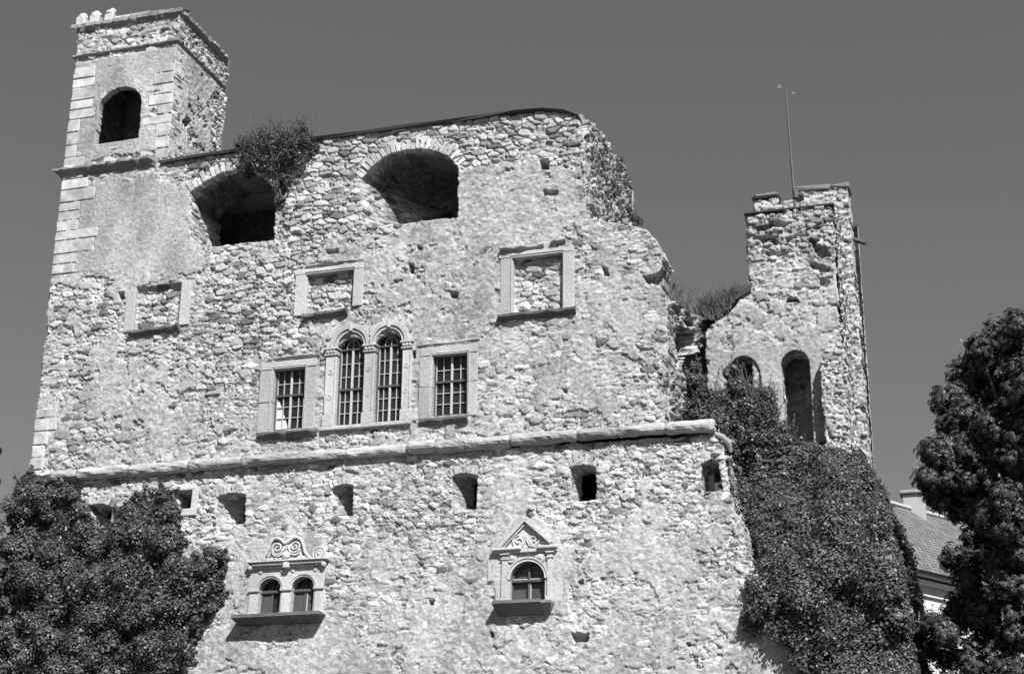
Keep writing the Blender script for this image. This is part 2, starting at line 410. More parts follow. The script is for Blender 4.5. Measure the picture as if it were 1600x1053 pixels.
# ------------------------------------------------------------------ the ground: rises from the viewer to the castle hill
def make_ground():
    n = 161; g = np.linspace(-1, 1, n); g = np.sign(g)*np.abs(g)**2.2*600
    x, y = np.meshgrid(g, g); r = sstep(-26, -4, y)*sstep(-95, -55, x)*(1-sstep(45, 80, x))
    z = 5.6*r+.25*fbm(x*.12, y*.12, 5, 3)*sstep(-44, -34, y) + 1.2*fbm(x*.01, y*.01, 6, 2)*sstep(40, 120, np.hypot(x, y+20)) - .1
    z = z - 25*sstep(150, 500, np.hypot(x, y))
    idx = np.arange(n*n).reshape(n, n); Q = np.stack([idx[:-1, :-1], idx[:-1, 1:], idx[1:, 1:], idx[1:, :-1]], -1).reshape(-1, 4)
    me = np_mesh('ground', np.stack([x.ravel(), y.ravel(), z.ravel()], -1), Q, np.full(n*n, .08), True)
    o = link('ground', me, stone_mat('grassy ground', 1, .4, .03, 20)); o['kind'] = 'structure'
make_ground()

# ================================================================== the castle facade
PF = Plane((0, 0, 0))                                   # front
fac = thing('castle_facade', 'tall ruined stone castle front with broken right edge, windows and two big arched openings', 'castle')
A1 = PF.poly([(300, 390), (428, 376), (432, 300)]) + PF.poly([(420, 284), (400, 271), (378, 266), (350, 271), (322, 286), (300, 302)])
A2 = PF.poly([(566, 357), (717, 342), (717, 262)]) + PF.poly([(703, 247), (685, 238), (660, 234), (632, 236), (606, 245), (585, 260), (566, 281)])
def win_rect(l, t, r, b): return PF.rect(l, t, r, b)
W1 = win_rect(428, 577, 476, 670); W3 = win_rect(677, 555, 731, 648)
TA = PF.rect(527, 545, 568, 663); TB = PF.rect(587, 538, 628, 657)
B1 = PF.rect(213, 447, 283, 514); B2 = PF.rect(481, 427, 553, 489); B3 = PF.rect(803, 401, 880, 488)
def rp(r, g=.0): return [(r[0]-g, r[2]-g), (r[1]+g, r[2]-g), (r[1]+g, r[3]+g), (r[0]-g, r[3]+g)]
ou = PF.uv
fac_out = PF.poly([(52, 745), (83, 420), (98, 262), (140, 262), (250, 257), (370, 237), (500, 220), (640, 200), (760, 185), (850, 176), (898, 179), (908, 196),
                   (914, 250), (916, 344), (950, 350), (984, 352), (1010, 358), (1026, 376), (1038, 404), (1032, 425), (1022, 440), (1036, 458), (1043, 478), (1045, 600), (1048, 690)])
xl = ou(75, 500)[0]; fac_out[0] = (xl, ou(52, 745)[1]-.3); fac_out[1] = (xl, fac_out[1][1]); fac_out[2] = (xl, fac_out[2][1]); fac_out[-1] = (fac_out[-1][0], ou(1048, 690)[1]-.3)
pl_polys = [(PF.poly([(150, 285), (250, 275), (300, 292), (296, 330), (300, 365), (322, 392), (318, 428), (200, 436), (84, 442), (90, 285)]), 1.0),
            (PF.poly([(726, 262), (830, 250), (900, 262), (905, 330), (850, 345), (726, 345)]), .62),
            (PF.poly([(575, 380), (700, 362), (780, 372), (785, 500), (700, 520), (640, 500), (578, 480)]), .60),
            (PF.poly([(345, 360), (430, 378), (560, 360), (560, 400), (455, 420), (400, 420)]), .5),
            (PF.poly([(150, 560), (300, 560), (330, 660), (200, 700), (120, 640)]), .50),
            (PF.poly([(560, 670), (820, 660), (840, 690), (560, 715)]), .52),
            (PF.poly([(775, 372), (905, 358), (912, 510), (775, 515)]), .5),
            (PF.poly([(880, 460), (1000, 430), (1030, 600), (930, 640)]), .46)]
def hollow_out(u, v, h, hl):
    for poly, d, rg in hl:
        q = np.array(poly); m = (u > q[:, 0].min()-.5) & (u < q[:, 0].max()+.5) & (v > q[:, 1].min()-.5) & (v < q[:, 1].max()+.5)
        h[m] -= d*soft_poly(u[m], v[m], poly, .025, 5, rg*1.6)
    return h
def fac_relief(u, v):
    zt = ou(600, 205)[1]
    big = .30+.22*fbm(u*.35, v*.5, 8, 3)
    coarse = sstep(ou(600, 330)[1], ou(600, 250)[1], v)*sstep(ou(250, 300)[0], ou(330, 300)[0], u)
    coarse = np.maximum(coarse, .9*soft_poly(u, v, PF.poly([(435, 300), (560, 290), (640, 350), (560, 372), (435, 380)]), .3, 12))
    coarse = np.maximum(coarse, .85*soft_poly(u, v, PF.poly([(340, 400), (470, 400), (470, 560), (340, 560)]), .5, 14, .6))
    big = big+.42*coarse
    mort = .022+.075*fbm(u*.45, v*.55, 21, 4)-.040*coarse
    pl = np.zeros_like(u)
    for q, s in pl_polys: pl = np.maximum(pl, s*soft_poly(u, v, q, .28, 33, .35))
    pl = np.maximum(pl, .43+.6*fbm(u*.5, v*.5, 60, 3)-.5*coarse)
    pl = pl*(1-.6*soft_poly(u, v, PF.poly([(925, 345), (1050, 345), (1050, 480), (1000, 520), (930, 460)]), .3, 19))
    for b in (B1, B2, B3):
        k = soft_poly(u, v, rp(b), .03, 3, .0); pl = pl*(1-k); mort = mort*(1-k)-.02*k; big = big*(1-k)+.55*k
    h, t = masonry(u, v, 100, np.clip(big, .05, .95), mort, np.clip(pl, 0, 1), .86+.2*coarse, .90)
    for b in (B1, B2, B3):
        k = sstep(-.01, .02, np.minimum(np.minimum(u-b[0], b[1]-u), np.minimum(v-b[2], b[3]-v))); h = h-.13*k
    zq = ou(80, 432)[1]; zq2 = ou(70, 640)[1]
    h, t = ashlar(u, v, h, t, xl, 1, 7, (.34, .5), (.95, 1.55), .10, v > zq)
    h, t = ashlar(u, v, h, t, xl, 1, 8, (.36, .55), (.5, .75), .09, v < zq2)
    return hollow_out(u, v, h, hollows), t
holes = [(A1, 1.95, .02, .05), (A2, 2.6, .55, .05), (rp(W1, .04), .6, 0), (rp(W3, .04), .6, 0)]
for T_, ra in ((TA, .46), (TB, .46)):
    holes.append((arched(T_[0]-.04, T_[1]+.04, T_[2]-.04, T_[3]-.1, ra), .6, 0))
hollows = []
def qhole(l, t, r, b, d=.5, rg=.05): hollows.append((PF.poly([(l, b), (r, b), (r, t), (l, t)]), d, rg))
qhole(845, 251, 858, 266, .7, .03); qhole(706, 455, 720, 464, .35, .12); qhole(1018, 426, 1032, 442, .35, .25); qhole(637, 418, 645, 432, .3, .12)
qhole(850, 298, 872, 306, .3, .12); qhole(512, 391, 530, 399, .3, .15); qhole(640, 549, 650, 560, .4, .05); qhole(186, 460, 196, 470, .4, .08); qhole(943, 420, 952, 428, .3, .12)
qhole(700, 300, 712, 306, .2, .15); qhole(820, 405, 826, 409, .2, .1); qhole(655, 385, 664, 390, .2, .15); qhole(880, 610, 888, 616, .2, .15); qhole(330, 420, 338, 426, .25, .15)
calm_f = lambda u, v: np.where((v > ou(914, 345)[1]+.1), .25, np.where(v < ou(1043, 480)[1], .45, 1.0))
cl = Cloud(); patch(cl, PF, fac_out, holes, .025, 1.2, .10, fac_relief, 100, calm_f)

# side faces of the broken end, running back from the front
xs1 = ou(914, 300)[0]; PS1 = Plane((xs1, 0, 0), (0, 1, 0), (0, 0, 1))
s1_out = PS1.poly([(914, 352), (911, 300), (908, 190), (900, 178), (918, 192), (938, 212), (952, 236), (970, 258), (979, 290), (980, 342), (980, 360)]); s1_out[0] = (.14, s1_out[0][1]-.6); s1_out[1] = (.14, s1_out[1][1]); s1_out[2] = (.14, s1_out[2][1]); s1_out[3] = (.14, PS1.uv(902, 182)[1]); s1_out[-1] = (s1_out[-1][0], s1_out[0][1])
def side_relief(u, v):
    h, t = masonry(u, v, 240, .5, -.02, 0, 1.7)
    return h+.22*fbm(u*.9, v*.9, 61, 3), t*.8
patch(cl, PS1, s1_out, [(PS1.poly([(934, 222), (946, 230), (950, 246), (938, 240)]), .5, 0, .2), (PS1.poly([(955, 255), (966, 262), (966, 274), (956, 270)]), .4, 0, .2)], .035, 1.0, .16, side_relief, 240)
xs2 = ou(1043, 560)[0]; PS2 = Plane((xs2, 0, 0), (0, 1, 0), (0, 0, 1))
s2_out = PS2.poly([(1043, 690), (1043, 560), (1041, 470), (1058, 474), (1070, 484), (1082, 490), (1094, 498), (1120, 506), (1130, 690)]); s2_out[0] = (.14, s2_out[0][1]-.4); s2_out[1] = (.14, s2_out[1][1]); s2_out[2] = (.14, s2_out[2][1])
s2_holes = [(PS2.poly([(1043, 508), (1044, 477), (1062, 479), (1070, 494), (1060, 505)]), .9, 0, .12), (PS2.poly([(1070, 498), (1078, 496), (1082, 512), (1074, 512)]), .8, 0, .1),
            (PS2.poly([(1043, 582), (1043, 520), (1064, 505), (1082, 520), (1082, 542), (1062, 572)]), 1.2, 0, .15),
            (PS2.poly([(1062, 690), (1062, 585), (1072, 556), (1088, 545), (1104, 542), (1116, 545), (1120, 690)]), 1.4, 0, .05)]
def side2_relief(u, v):
    h, t = masonry(u, v, 260, .4, -.01, .3, 1.6); return h+.3*fbm(u*1.1, v*1.1, 67, 3), t*.55
patch(cl, PS2, s2_out, s2_holes, .035, .7, .14, side2_relief, 260)
# the shelf where the upper storey steps back, the back wall, vault backs of the two arched openings
PB = Plane((0, 6.4, 0))
lo = ou(60, 745)[1]-1; zl = ou(950, 352)[1]; zr = ou(500, 215)[1]
patch(cl, PB, [(xl, lo), (xs2+.3, lo), (xs2-.3, PS2.uv(1094, 500)[1]-.3), (xs1, PS2.uv(1094, 500)[1]-.3), (xs1, zr-.2), (xl, zr-.2)], (), .14, .4, .0, lambda u, v: masonry(u, v, 300, .4, .03), 300)
def shade_tone(sd, k=.22):  # stone tone scaled down to stand in for shade inside the openings
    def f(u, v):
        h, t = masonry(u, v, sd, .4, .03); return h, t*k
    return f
PBW = Plane((0, 3.9, 0)); PBW2 = Plane((0, 2.55, 0))
patch(cl, PBW, [(A1[0][0]-.6, A1[0][1]-.5), (A1[1][0]+.6, A1[0][1]-.5), (A1[1][0]+.6, A1[5][1]+.6), (A1[0][0]-.6, A1[5][1]+.6)], (), .06, .2, 0, shade_tone(310), 310)
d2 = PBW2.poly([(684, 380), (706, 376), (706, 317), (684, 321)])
patch(cl, PBW2, [(A2[0][0]-1.2, A2[0][1]-.6), (A2[1][0]+.6, A2[0][1]-.6), (A2[1][0]+.6, A2[5][1]+.8), (A2[0][0]-1.2, A2[5][1]+.8)], [(d2, .6, 0, .02)], .06, .2, 0, shade_tone(320), 320)
# west side, unseen from the front
PW = Plane((xl, 6.4, 0), (0, -1, 0), (0, 0, 1))
patch(cl, PW, [(0, lo), (6.4, lo), (6.4, zr), (0, zr)], (), .12, .3, 0, lambda u, v: masonry(u, v, 330, .4, .03), 330)
wall = cl.build('wall', M_STONE, fac)
# floors that close the inside
mb = MB(); mb.tone = .3
mb.box(xl+.1, xs1-.15, .3, 6.3, zr-.55, zr-.3, .02); mb.build('ceiling_slab', M_DARKSTONE, fac); mb = MB(); mb.tone = .3
mb.box(xs1-.2, xs2-.15, .4, 5.2, PS2.uv(1094, 500)[1]-.6, PS2.uv(1094, 500)[1]-.3, .02)
mb.build('floor_slab', M_DARKSTONE, fac)
# shelf rubble on the broken step
mb = MB(); mb.tone = .4
for i in range(70):
    x = random.uniform(xs1+.1, xs1+1.1); y = random.uniform(.0, 2.2); s = random.uniform(.06, .15)
    zz = zl-.15 if x < xs1+1.5 else zl-.4
    mb.lump((x, y, zz-.06), (s*1.7, s, s*.6), 6, 4, None, .3)
mb.build('fallen_rubble', M_STONE, fac)
# roof edge: thin dark sheet along the top
def roof_edge():
    mb = MB(); pts = [(250, 249), (300, 240), (370, 229), (440, 219), (500, 209), (570, 201), (640, 190), (700, 184), (760, 175), (805, 170), (848, 166), (880, 169), (904, 177)]
    W = [P(a, b+3, -.18) for a, b in pts]
    V = []; F = []
    for i, w in enumerate(W):
        jz = random.uniform(-.02, .02); th = .09 if i < 9 else .05
        V += [(w[0], -.17+random.uniform(-.03, .03), w[2]+jz-th), (w[0], -.2, w[2]+jz), (w[0], 6.4, w[2]+jz+.02), (w[0], 6.4, w[2]+jz-.1)]
    for i in range(len(W)-1):
        for k in range(4): F.append((4*i+k, 4*i+(k+1) % 4, 4*i+4+(k+1) % 4, 4*i+4+k))
    F += [(3, 2, 1, 0), tuple(4*(len(W)-1)+k for k in range(4))]
    mb._add(V, F, .05); mb.build('roof_edge', M_SLATE, fac)
roof_edge()
# voussoirs
def voussoirs(pts, name, parent, pl, ln=.34, wd=.15, h0=-.2, h1=.10, tone=.46, keep=lambda i, n: True, jag=.25):
    mb = MB(pl); mb.tone = tone
    d = [0]
    for a, b in zip(pts, pts[1:]): d.append(d[-1]+math.hypot(b[0]-a[0], b[1]-a[1]))
    n = max(3, int(d[-1]/wd)); A = np.array(pts); s = np.linspace(0, d[-1], n+1)
    X = np.interp(s, d, A[:, 0]); Y = np.interp(s, d, A[:, 1])
    for i in range(n):
        if not keep(i, n): continue
        tx, ty = X[i+1]-X[i], Y[i+1]-Y[i]; L = math.hypot(tx, ty); nx, ny = -ty/L, tx/L
        if ny < -.2: nx, ny = -nx, -ny
        l = ln*random.uniform(1-jag, 1+jag); g = random.uniform(.06, .14); hh = h1+random.uniform(-.035, .03)
        a0 = (X[i]+tx*g, Y[i]+ty*g); a1 = (X[i+1]-tx*g, Y[i+1]-ty*g); f = 1.12
        c = ((a0[0]+a1[0])/2, (a0[1]+a1[1])/2)
        b0 = (c[0]+(a0[0]-c[0])*f+nx*l, c[1]+(a0[1]-c[1])*f+ny*l*random.uniform(.93, 1.07)); b1 = (c[0]+(a1[0]-c[0])*f+nx*l, c[1]+(a1[1]-c[1])*f+ny*l*random.uniform(.93, 1.07))
        V = []; q = .022
        quad = [a0, a1, b1, b0]; cc = (sum(p[0] for p in quad)/4, sum(p[1] for p in quad)/4)
        ins = [(p[0]+(cc[0]-p[0])*.16, p[1]+(cc[1]-p[1])*.12) for p in quad]
        V = [(*p, h0) for p in quad]+[(*p, hh-q) for p in quad]+[(*p, hh+random.uniform(-.008, .008)) for p in ins]
        F = []
        for k in range(4): F += [(k, (k+1) % 4, 4+(k+1) % 4, 4+k), (4+k, 4+(k+1) % 4, 8+(k+1) % 4, 8+k)]
        F += [(8, 9, 10, 11), (3, 2, 1, 0)]
        ar = sum(quad[k][0]*quad[(k+1) % 4][1]-quad[(k+1) % 4][0]*quad[k][1] for k in range(4))
        if ar < 0: F = [fq[::-1] for fq in F]
        mb._add(V, F, tone*random.uniform(.75, 1.3))
    return mb.build(name, M_STONE, parent)
voussoirs(A2[2:], 'arch_stones', fac, PF, .38, .16)
voussoirs(A1[2:], 'arch_stones', fac, PF, .36, .17)

# ------------------------------------------------------------------ windows of the facade
def lattice(pl, r, parent, cols, rows, transom, arched_top=None, depth=-.22, bar=.028, curtain=False):
    u0, u1, v0, v1 = r; w = u1-u0; H = v1-v0
    top = v1
    mb = MB(pl)
    if arched_top: mb.prism(arched(u0-.02, u1+.02, v0-.02, v1, arched_top+.02), depth-.05, depth-.02)
    else: mb.prism([(u0-.03, v0-.03), (u1+.03, v0-.03), (u1+.03, v1+.03), (u0-.03, v1+.03)], depth-.05, depth-.02)
    mb.build('pane', M_GLASS, parent)
    # dark outer frame, transom
    mb = MB(pl); mb.tone = .1
    f = .045
    mb.box(u0, u0+f, v0, v1, depth, depth+.07, .006); mb.box(u1-f, u1, v0, v1, depth, depth+.07, .006)
    mb.box(u0+f, u1-f, v0, v0+f, depth, depth+.06, .006)
    tz = v0+H*transom
    mb.box(u0+f, u1-f, tz-.035, tz+.035, depth, depth+.085, .008)
    mb.box(u0+f, u1-f, v1-.045, v1+.01, depth, depth+.085 if arched_top else depth+.06, .008)
    if arched_top:
        a = arch_pts(u0+.01, u1-.01, v1, arched_top, 16); b = arch_pts(u0+.05, u1-.05, v1, arched_top-.05, 16); mb.strip(a, b, depth, depth+.06)
    mb.build('casement_frame', M_WOOD, parent)
    mb = MB(pl); mb.tone = .4; c = (u0+u1)/2
    mb.box(c-.035, c+.035, v0+f, tz-.035, depth, depth+.075, .01, .22); mb.box(c-.035, c+.035, tz+.035, v1-.045, depth, depth+.075, .01, .22)
    for side in (-1, 1):
        a, b = (u0+f, c-.035) if side < 0 else (c+.035, u1-f)
        for k in range(1, cols):
            x = a+(b-a)*k/cols
            mb.box(x-bar/2, x+bar/2, v0+f, tz-.036, depth-.01, depth+.035, .003); mb.box(x-bar/2, x+bar/2, tz+.036, v1-.046, depth-.01, depth+.035, .003)
        for k in range(1, rows[0]):
            z = v0+f+(tz-v0-f)*k/rows[0]; mb.box(a, b, z-bar/2, z+bar/2, depth-.01, depth+.03, .003)
        for k in range(1, rows[1]):
            z = tz+(v1-.045-tz)*k/rows[1]; mb.box(a, b, z-bar/2, z+bar/2, depth-.01, depth+.03, .003)
        mb.box(a if side < 0 else b-.022, a+.022 if side < 0 else b, v0+f, tz-.036, depth-.005, depth+.04, .003); mb.box(a if side < 0 else b-.022, a+.022 if side < 0 else b, tz+.036, v1-.046, depth-.005, depth+.04, .003)
    if arched_top:
        mb.box(c-bar/2, c+bar/2, v1, v1+arched_top-.06, depth-.01, depth+.035, .003)
        a = arch_pts(u0+w*.24, u1-w*.24, v1+.01, arched_top*.62, 12); b = arch_pts(u0+w*.24+bar, u1-w*.24-bar, v1+.01, arched_top*.62-bar, 12); mb.strip(a, b, depth-.01, depth+.035)
    mb.build('glazing_bars', M_PAINT, parent, tone=.42)
    if curtain:
        mb = MB(pl); mb.tone = .5; n = 9; zt = tz-.05
        A = []; B = []
        mb.prism([(u0+.05, v0+.05), (c-.06, v0+.05), (c-.2, v0+H*.22), (u0+.10, tz-.1), (u0+.05, tz-.05)], depth-.018, depth-.008)
        mb.build('curtain', M_CLOTH, parent)
FH = .10                                            # face of the dressed frames in front of the wall plane
def frame_rect(pl, r, parent_fac, jl, jr, top, bot, split=2):
    u0, u1, v0, v1 = r; mb = MB(pl); mb.tone = .5
    for (a, b) in ((u0-jl, u0), (u1, u1+jr)):
        n = split; zs = [v0-bot]+[v0-bot+(v1-v0+bot)*(k/n+random.uniform(-.06, .06)) for k in range(1, n)]+[v1]
        for k in range(n): mb.box(a, b, zs[k]+.004, zs[k+1]-.004, -.35, FH+random.uniform(-.012, .012), .018, .5*random.uniform(.8, 1.1), .012)
    mb.box(u0-jl*.95, u1+jr*.95, v1+.003, v1+top, -.35, FH+.012, .016, None, .004)
    # inner fillet
    for k, (a, b) in enumerate(((u0-.09, u0-.055), (u1+.055, u1+.09))): mb.box(a, b, v0, v1+.06, FH-.02, FH+.022, .008)
    mb.box(u0-.09, u1+.09, v1+.06, v1+.095, FH-.02, FH+.026, .008)
    return mb
def rough_slab(mb, u0, u1, v0, v1, h, n=7, drop=.0, tone=.32):
    """projecting stone slab with a worn front edge"""
    us = np.linspace(u0, u1, n+1); V = []; F = []
    for i, x in enumerate(us):
        k = random.uniform(-.05, .04); hh = h*(1+random.uniform(-.38, .08)); s = drop*(i/n)
        V += [(x, v0+s, -.3), (x, v0+s+.01+random.uniform(-.02, .02), hh*.42+k*.5), (x, v0+s+(v1-v0)*.62+k*.5, hh+k*.4), (x, v1+s-.02, hh+k*.3), (x, v1+s, hh*.86), (x, v1+s+.02, -.3)]
    for i in range(n):
        for k in range(6): F.append((6*i+(k+1) % 6, 6*i+k, 6*i+6+k, 6*i+6+(k+1) % 6))
    F += [tuple(range(6)), tuple(6*n+5-k for k in range(6))]
    mb._add(V, F, tone)
# left and right cross windows
for r, jl, jr, top, cur in ((W1, .50, .42, .26, True), (W3, .44, .34, .26, False)):
    mb = frame_rect(PF, r, fac, jl, jr, top, .10)
    w = mb.build('window', M_DRESS, fac)
    lattice(PF, r, w, 2, (3, 2), .57, None, -.16, .022, cur)
    mb = MB(PF); rough_slab(mb, r[0]-jl+.05, r[1]+jr+.1 if cur else r[1]+.05, r[2]-.34, r[2]-.10, .26, 8); mb.build('sill', M_SILL, w)
    mb = MB(PF); rough_slab(mb, r[0]-jl+(.25 if cur else -.1), r[1]+jr+.05, r[3]+top+.03, r[3]+top+.15, .15, 12, .03, .40); mb.build('lintel_moulding', M_DRESS, w)
# twin arched window
def twin():
    mb = MB(PF); mb.tone = .52
    oL = ou(508, 600)[0]; oR = ou(645, 600)[0]; vb = TA[2]-.02; a, b, c_, d = TA[0], TA[1], TB[0], TB[1]
    vs = (TA[3]+TB[3])/2
    rs = (b-a)/2+.02; vtop = vs+rs+.40
    for (x0, x1) in ((oL, a), (b, c_), (d, oR)):
        mb.box(x0, x1, vb-.03, vb+.33, -.35, FH+.05, .02)                      # base block
        mb.box(x0+.02, x1-.02, vb+.334, vs-.22, -.35, FH+.0, .016)              # pilaster
        mb.box(x0+.05, x0+.075, vb+.40, vs-.30, FH-.01, FH+.03, .008); mb.box(x1-.075, x1-.05, vb+.40, vs-.30, FH-.01, FH+.03, .008)
        mb.box(x0-.01, x1+.01, vs-.217, vs-.17, -.35, FH+.05, .014)            # necking
        mb.box(x0+.0, x1-.0, vs-.166, vs-.04, -.35, FH+.04, .03)
        mb.box(x0-.04, x1+.04, vs-.036, vs+.03, -.35, FH+.09, .015)            # abacus
        for k in range(3): mb.lump(((x0+x1)/2+(k-1)*.11, vs-.10, FH+.05), (.05, .055, .035), 8, 6)
        for z in (.30, .72):
            zz = vb+.33+(vs-.55-vb)*z; cx = (x0+x1)/2
            mb.tube([(cx+.07*math.cos(t*.5236), zz+.07*math.sin(t*.5236), FH+.0) for t in range(13)], .018, 6, None, False); mb.lump((cx, zz, FH-.005), (.035, .035, .02), 8, 6)
    # spandrel slabs behind the archivolts, cut to the arches
    n = 18
    for (x0, x1, l, r) in ((a, b, oL+.02, (b+c_)/2-.002), (c_, d, (b+c_)/2+.002, oR-.02)):
        cx = (x0+x1)/2; R = (x1-x0)/2
        ins = [(cx+R*math.cos(math.pi*i/n), vs+.034+R*1.06*math.sin(math.pi*i/n)) for i in range(n+1)]
        out = []
        for i in range(n+1):
            t = math.pi*i/n; q = max(abs(math.cos(t)), abs(math.sin(t))); ux, uz = math.cos(t)/q, math.sin(t)/q
            out.append((cx+(ux*(r-cx) if ux > 0 else ux*(cx-l)), vs+.034+uz*(R*1.06+.20)))
        mb.strip(ins, out, -.30, FH-.02)
        for (w0, w1, hh) in ((.0, .10, FH+.03), (.105, .22, FH+.075), (.223, .28, FH+.05)):
            A = [(cx+(R+w0)*math.cos(math.pi*i/n), vs+.034+(R*1.06+w0)*math.sin(math.pi*i/n)) for i in range(n+1)]
            B = [(cx+(R+w1)*math.cos(math.pi*i/n), vs+.034+(R*1.06+w1)*math.sin(math.pi*i/n)) for i in range(n+1)]
            mb.strip(A, B, -.28, hh)
        mb.box(cx-.06, cx+.06, vs+R*1.06+.04, vs+R*1.06+.33, FH, FH+.11, .02)
    for cx in (oL+.1, (b+c_)/2, oR-.1):
        zz = vs+.42 if cx != (b+c_)/2 else vs+.5
        mb.tube([(cx+.075*math.cos(t*.5236), zz+.075*math.sin(t*.5236), FH+.02) for t in range(13)], .02, 6, None, False); mb.lump((cx, zz, FH+.01), (.045, .045, .03), 8, 6)
    w = mb.build('window', M_DRESS, fac)
    for r in (TA, TB):
        R = (r[1]-r[0])/2; lattice(PF, (r[0], r[1], vb+.0, vs), w, 2, (3, 3), .47, R*1.06+.03, -.16, .022)
    mb = MB(PF); mb.tone = .48; mb.box(oL-.02, oR+.02, vb-.16, vb-.034, -.3, FH+.08, .02); mb.build('sill', M_DRESS, w)
twin()
# walled-up windows
def blind(r, jl, jr, top, sill, label):
    u0, u1, v0, v1 = r; mb = MB(PF); mb.tone = .5
    mb.box(u0-jl, u0, v0-.02, v1+(.02 if top else -.08), -.3, FH+.0, .016, None, .006)
    if not top: w = mb.build('blind_window', M_DRESS, fac); mb = MB(PF); mb.tone = .5
    mb.box(u1, u1+jr, v0+.02+(.1 if top == 1 else 0), v1+(.02 if top else .06), -.3, FH+.005, .016, None, .006)
    if top:
        mb.box(u0-jl-.05, u1+jr, v1+.024, v1+.20, -.3, FH+.01, .014, None, .006)
        mb.box(u0-.02, u1+.02, v1-.01, v1+.02, -.3, FH+.05, .01)
        mb.box(u0-.06, u1+.06, v1+.06, v1+.10, FH, FH+.045, .012)
        if top == 2:
            mb.box(u0-.06, u0-.03, v0, v1+.02, FH-.02, FH+.035, .01); mb.box(u1+.03, u1+.06, v0, v1+.02, FH-.02, FH+.035, .01)
    if top: w = mb.build('blind_window', M_DRESS, fac)
    else: mb.build('jamb', M_DRESS, w)
    mb = MB(PF); rough_slab(mb, u0-jl*sill[0], u1+jr*sill[1], v0-.24, v0-.02, .30, 9, sill[2], .30); mb.build('sill', M_SILL, w)
    if top == 2:
        mb = MB(PF); rough_slab(mb, u0-jl, u0+1.0, v1+.22, v1+.36, .24, 6, 0, .4); rough_slab(mb, u1-.35, u1+.1, v1+.28, v1+.42, .22, 4, .06, .4); mb.build('lintel_moulding', M_DARKSTONE, w)
    if top == 1:
        mb = MB(PF); rough_slab(mb, u0-.1, u1+.3, v1+.24, v1+.33, .16, 11, .03, .42); mb.build('lintel_moulding', M_DRESS, w)
blind(B1, .36, .36, 0, (.3, .2, .06), '')
blind(B2, .42, .34, 1, (.1, -.4, .05), '')
blind(B3, .42, .38, 2, (1.1, 1.15, .02), '')

# ================================================================== bell tower at the left end
tow = thing('bell_tower', 'square stone bell tower with one dark arched opening at the left end of the castle', 'tower')
xr = ou(268, 150)[0]; zc = ou(170, 262)[1]; zst = ou(195, 79)[1]; ztop = ou(195, 32)[1]
t_out = [(xl, zc-.05), (xr+.085, zc-.05), (xr+.085, ztop), (xl, ztop)]
TW = PF.rect(153, 165, 221, 222); t_arch = arched(TW[0], TW[1], TW[2]-.02, TW[3]-.10, ou(187, 139)[1]-TW[3]+.10, 24)
def tow_relief(u, v):
    pl = np.where(v < zst-.25, 1.0, .0); pl = pl*sstep(zc+.2, zc+.9, v)+.45*(v < zc+.6)
    pl = np.clip(pl-.55*soft_poly(u, v, PF.poly([(225, 140), (262, 120), (262, 200), (225, 190)]), .3, 5)+.25*fbm(u, v, 9, 3), 0, 1)
    h, t = masonry(u, v, 400, .35+.25*(v > zst), .02, pl)
    h, t = ashlar(u, v, h, t, xl, 1, 17, (.36, .52), (.45, .95), .092, v < zst-.5); h, t = ashlar(u, v, h, t, xr+.09, -1, 18, (.34, .5), (.5, .95), .092, v < zst-.9)
    return h, t
cl = Cloud(); patch(cl, PF, t_out, [(t_arch, .18, .0, .02)], .028, .5, .02, tow_relief, 400)
PT = Plane((xr, 0, 0), (0, 1, 0), (0, 0, 1)); dT = PT.uv(350, 160)[0]
def tow_side(u, v):
    pl = .62*(v < zst-.15)*sstep(dT-.3, dT-1.2, u); h, t = masonry(u, v, 420, .3, .0, pl+.2*fbm(u, v, 12, 3), 1.15)
    return ashlar(u, v, h, t, -.05, 1, 21, (.34, .5), (.4, .85), .095, v < zst-.3)
sh = PT.poly([(280, 192), (288, 180), (296, 190), (290, 204)])
patch(cl, PT, [(-.02, zc-.4), (dT-.25, zc-.4), (dT+.0, zst-1.5), (dT+.05, ztop), (-.02, ztop)], [(sh, .5, 0, .05)], .03, .0, .09, tow_side, 420)
for pl_, o_ in ((Plane((xl, dT, 0), (0, -1, 0), (0, 0, 1)), None), (Plane((0, dT, 0), (-1, 0, 0), (0, 0, 1)), (-xr, -xl))):
    w0, w1 = (0, dT) if o_ is None else o_
    patch(cl, pl_, [(w0, zc-.4), (w1, zc-.4), (w1, ztop), (w0, ztop)], (), .08, .3, 0, lambda u, v: masonry(u, v, 440, .4, .03), 440)
PTB = Plane((0, dT-.4, 0)); patch(cl, PTB, [(xl+.1, zc-.4), (xr-.1, zc-.4), (xr-.1, ztop), (xl+.1, ztop)], (), .1, .1, 0, lambda u, v: masonry(u, v, 445, .4, .03), 445)
cl.build('wall', M_STONE, tow)
mb = MB(); mb.tone = .3; mb.box(xl+.1, xr-.1, .1, dT-.1, ztop-.3, ztop-.1, .02); mb.build('roof_slab', M_DARKSTONE, tow)
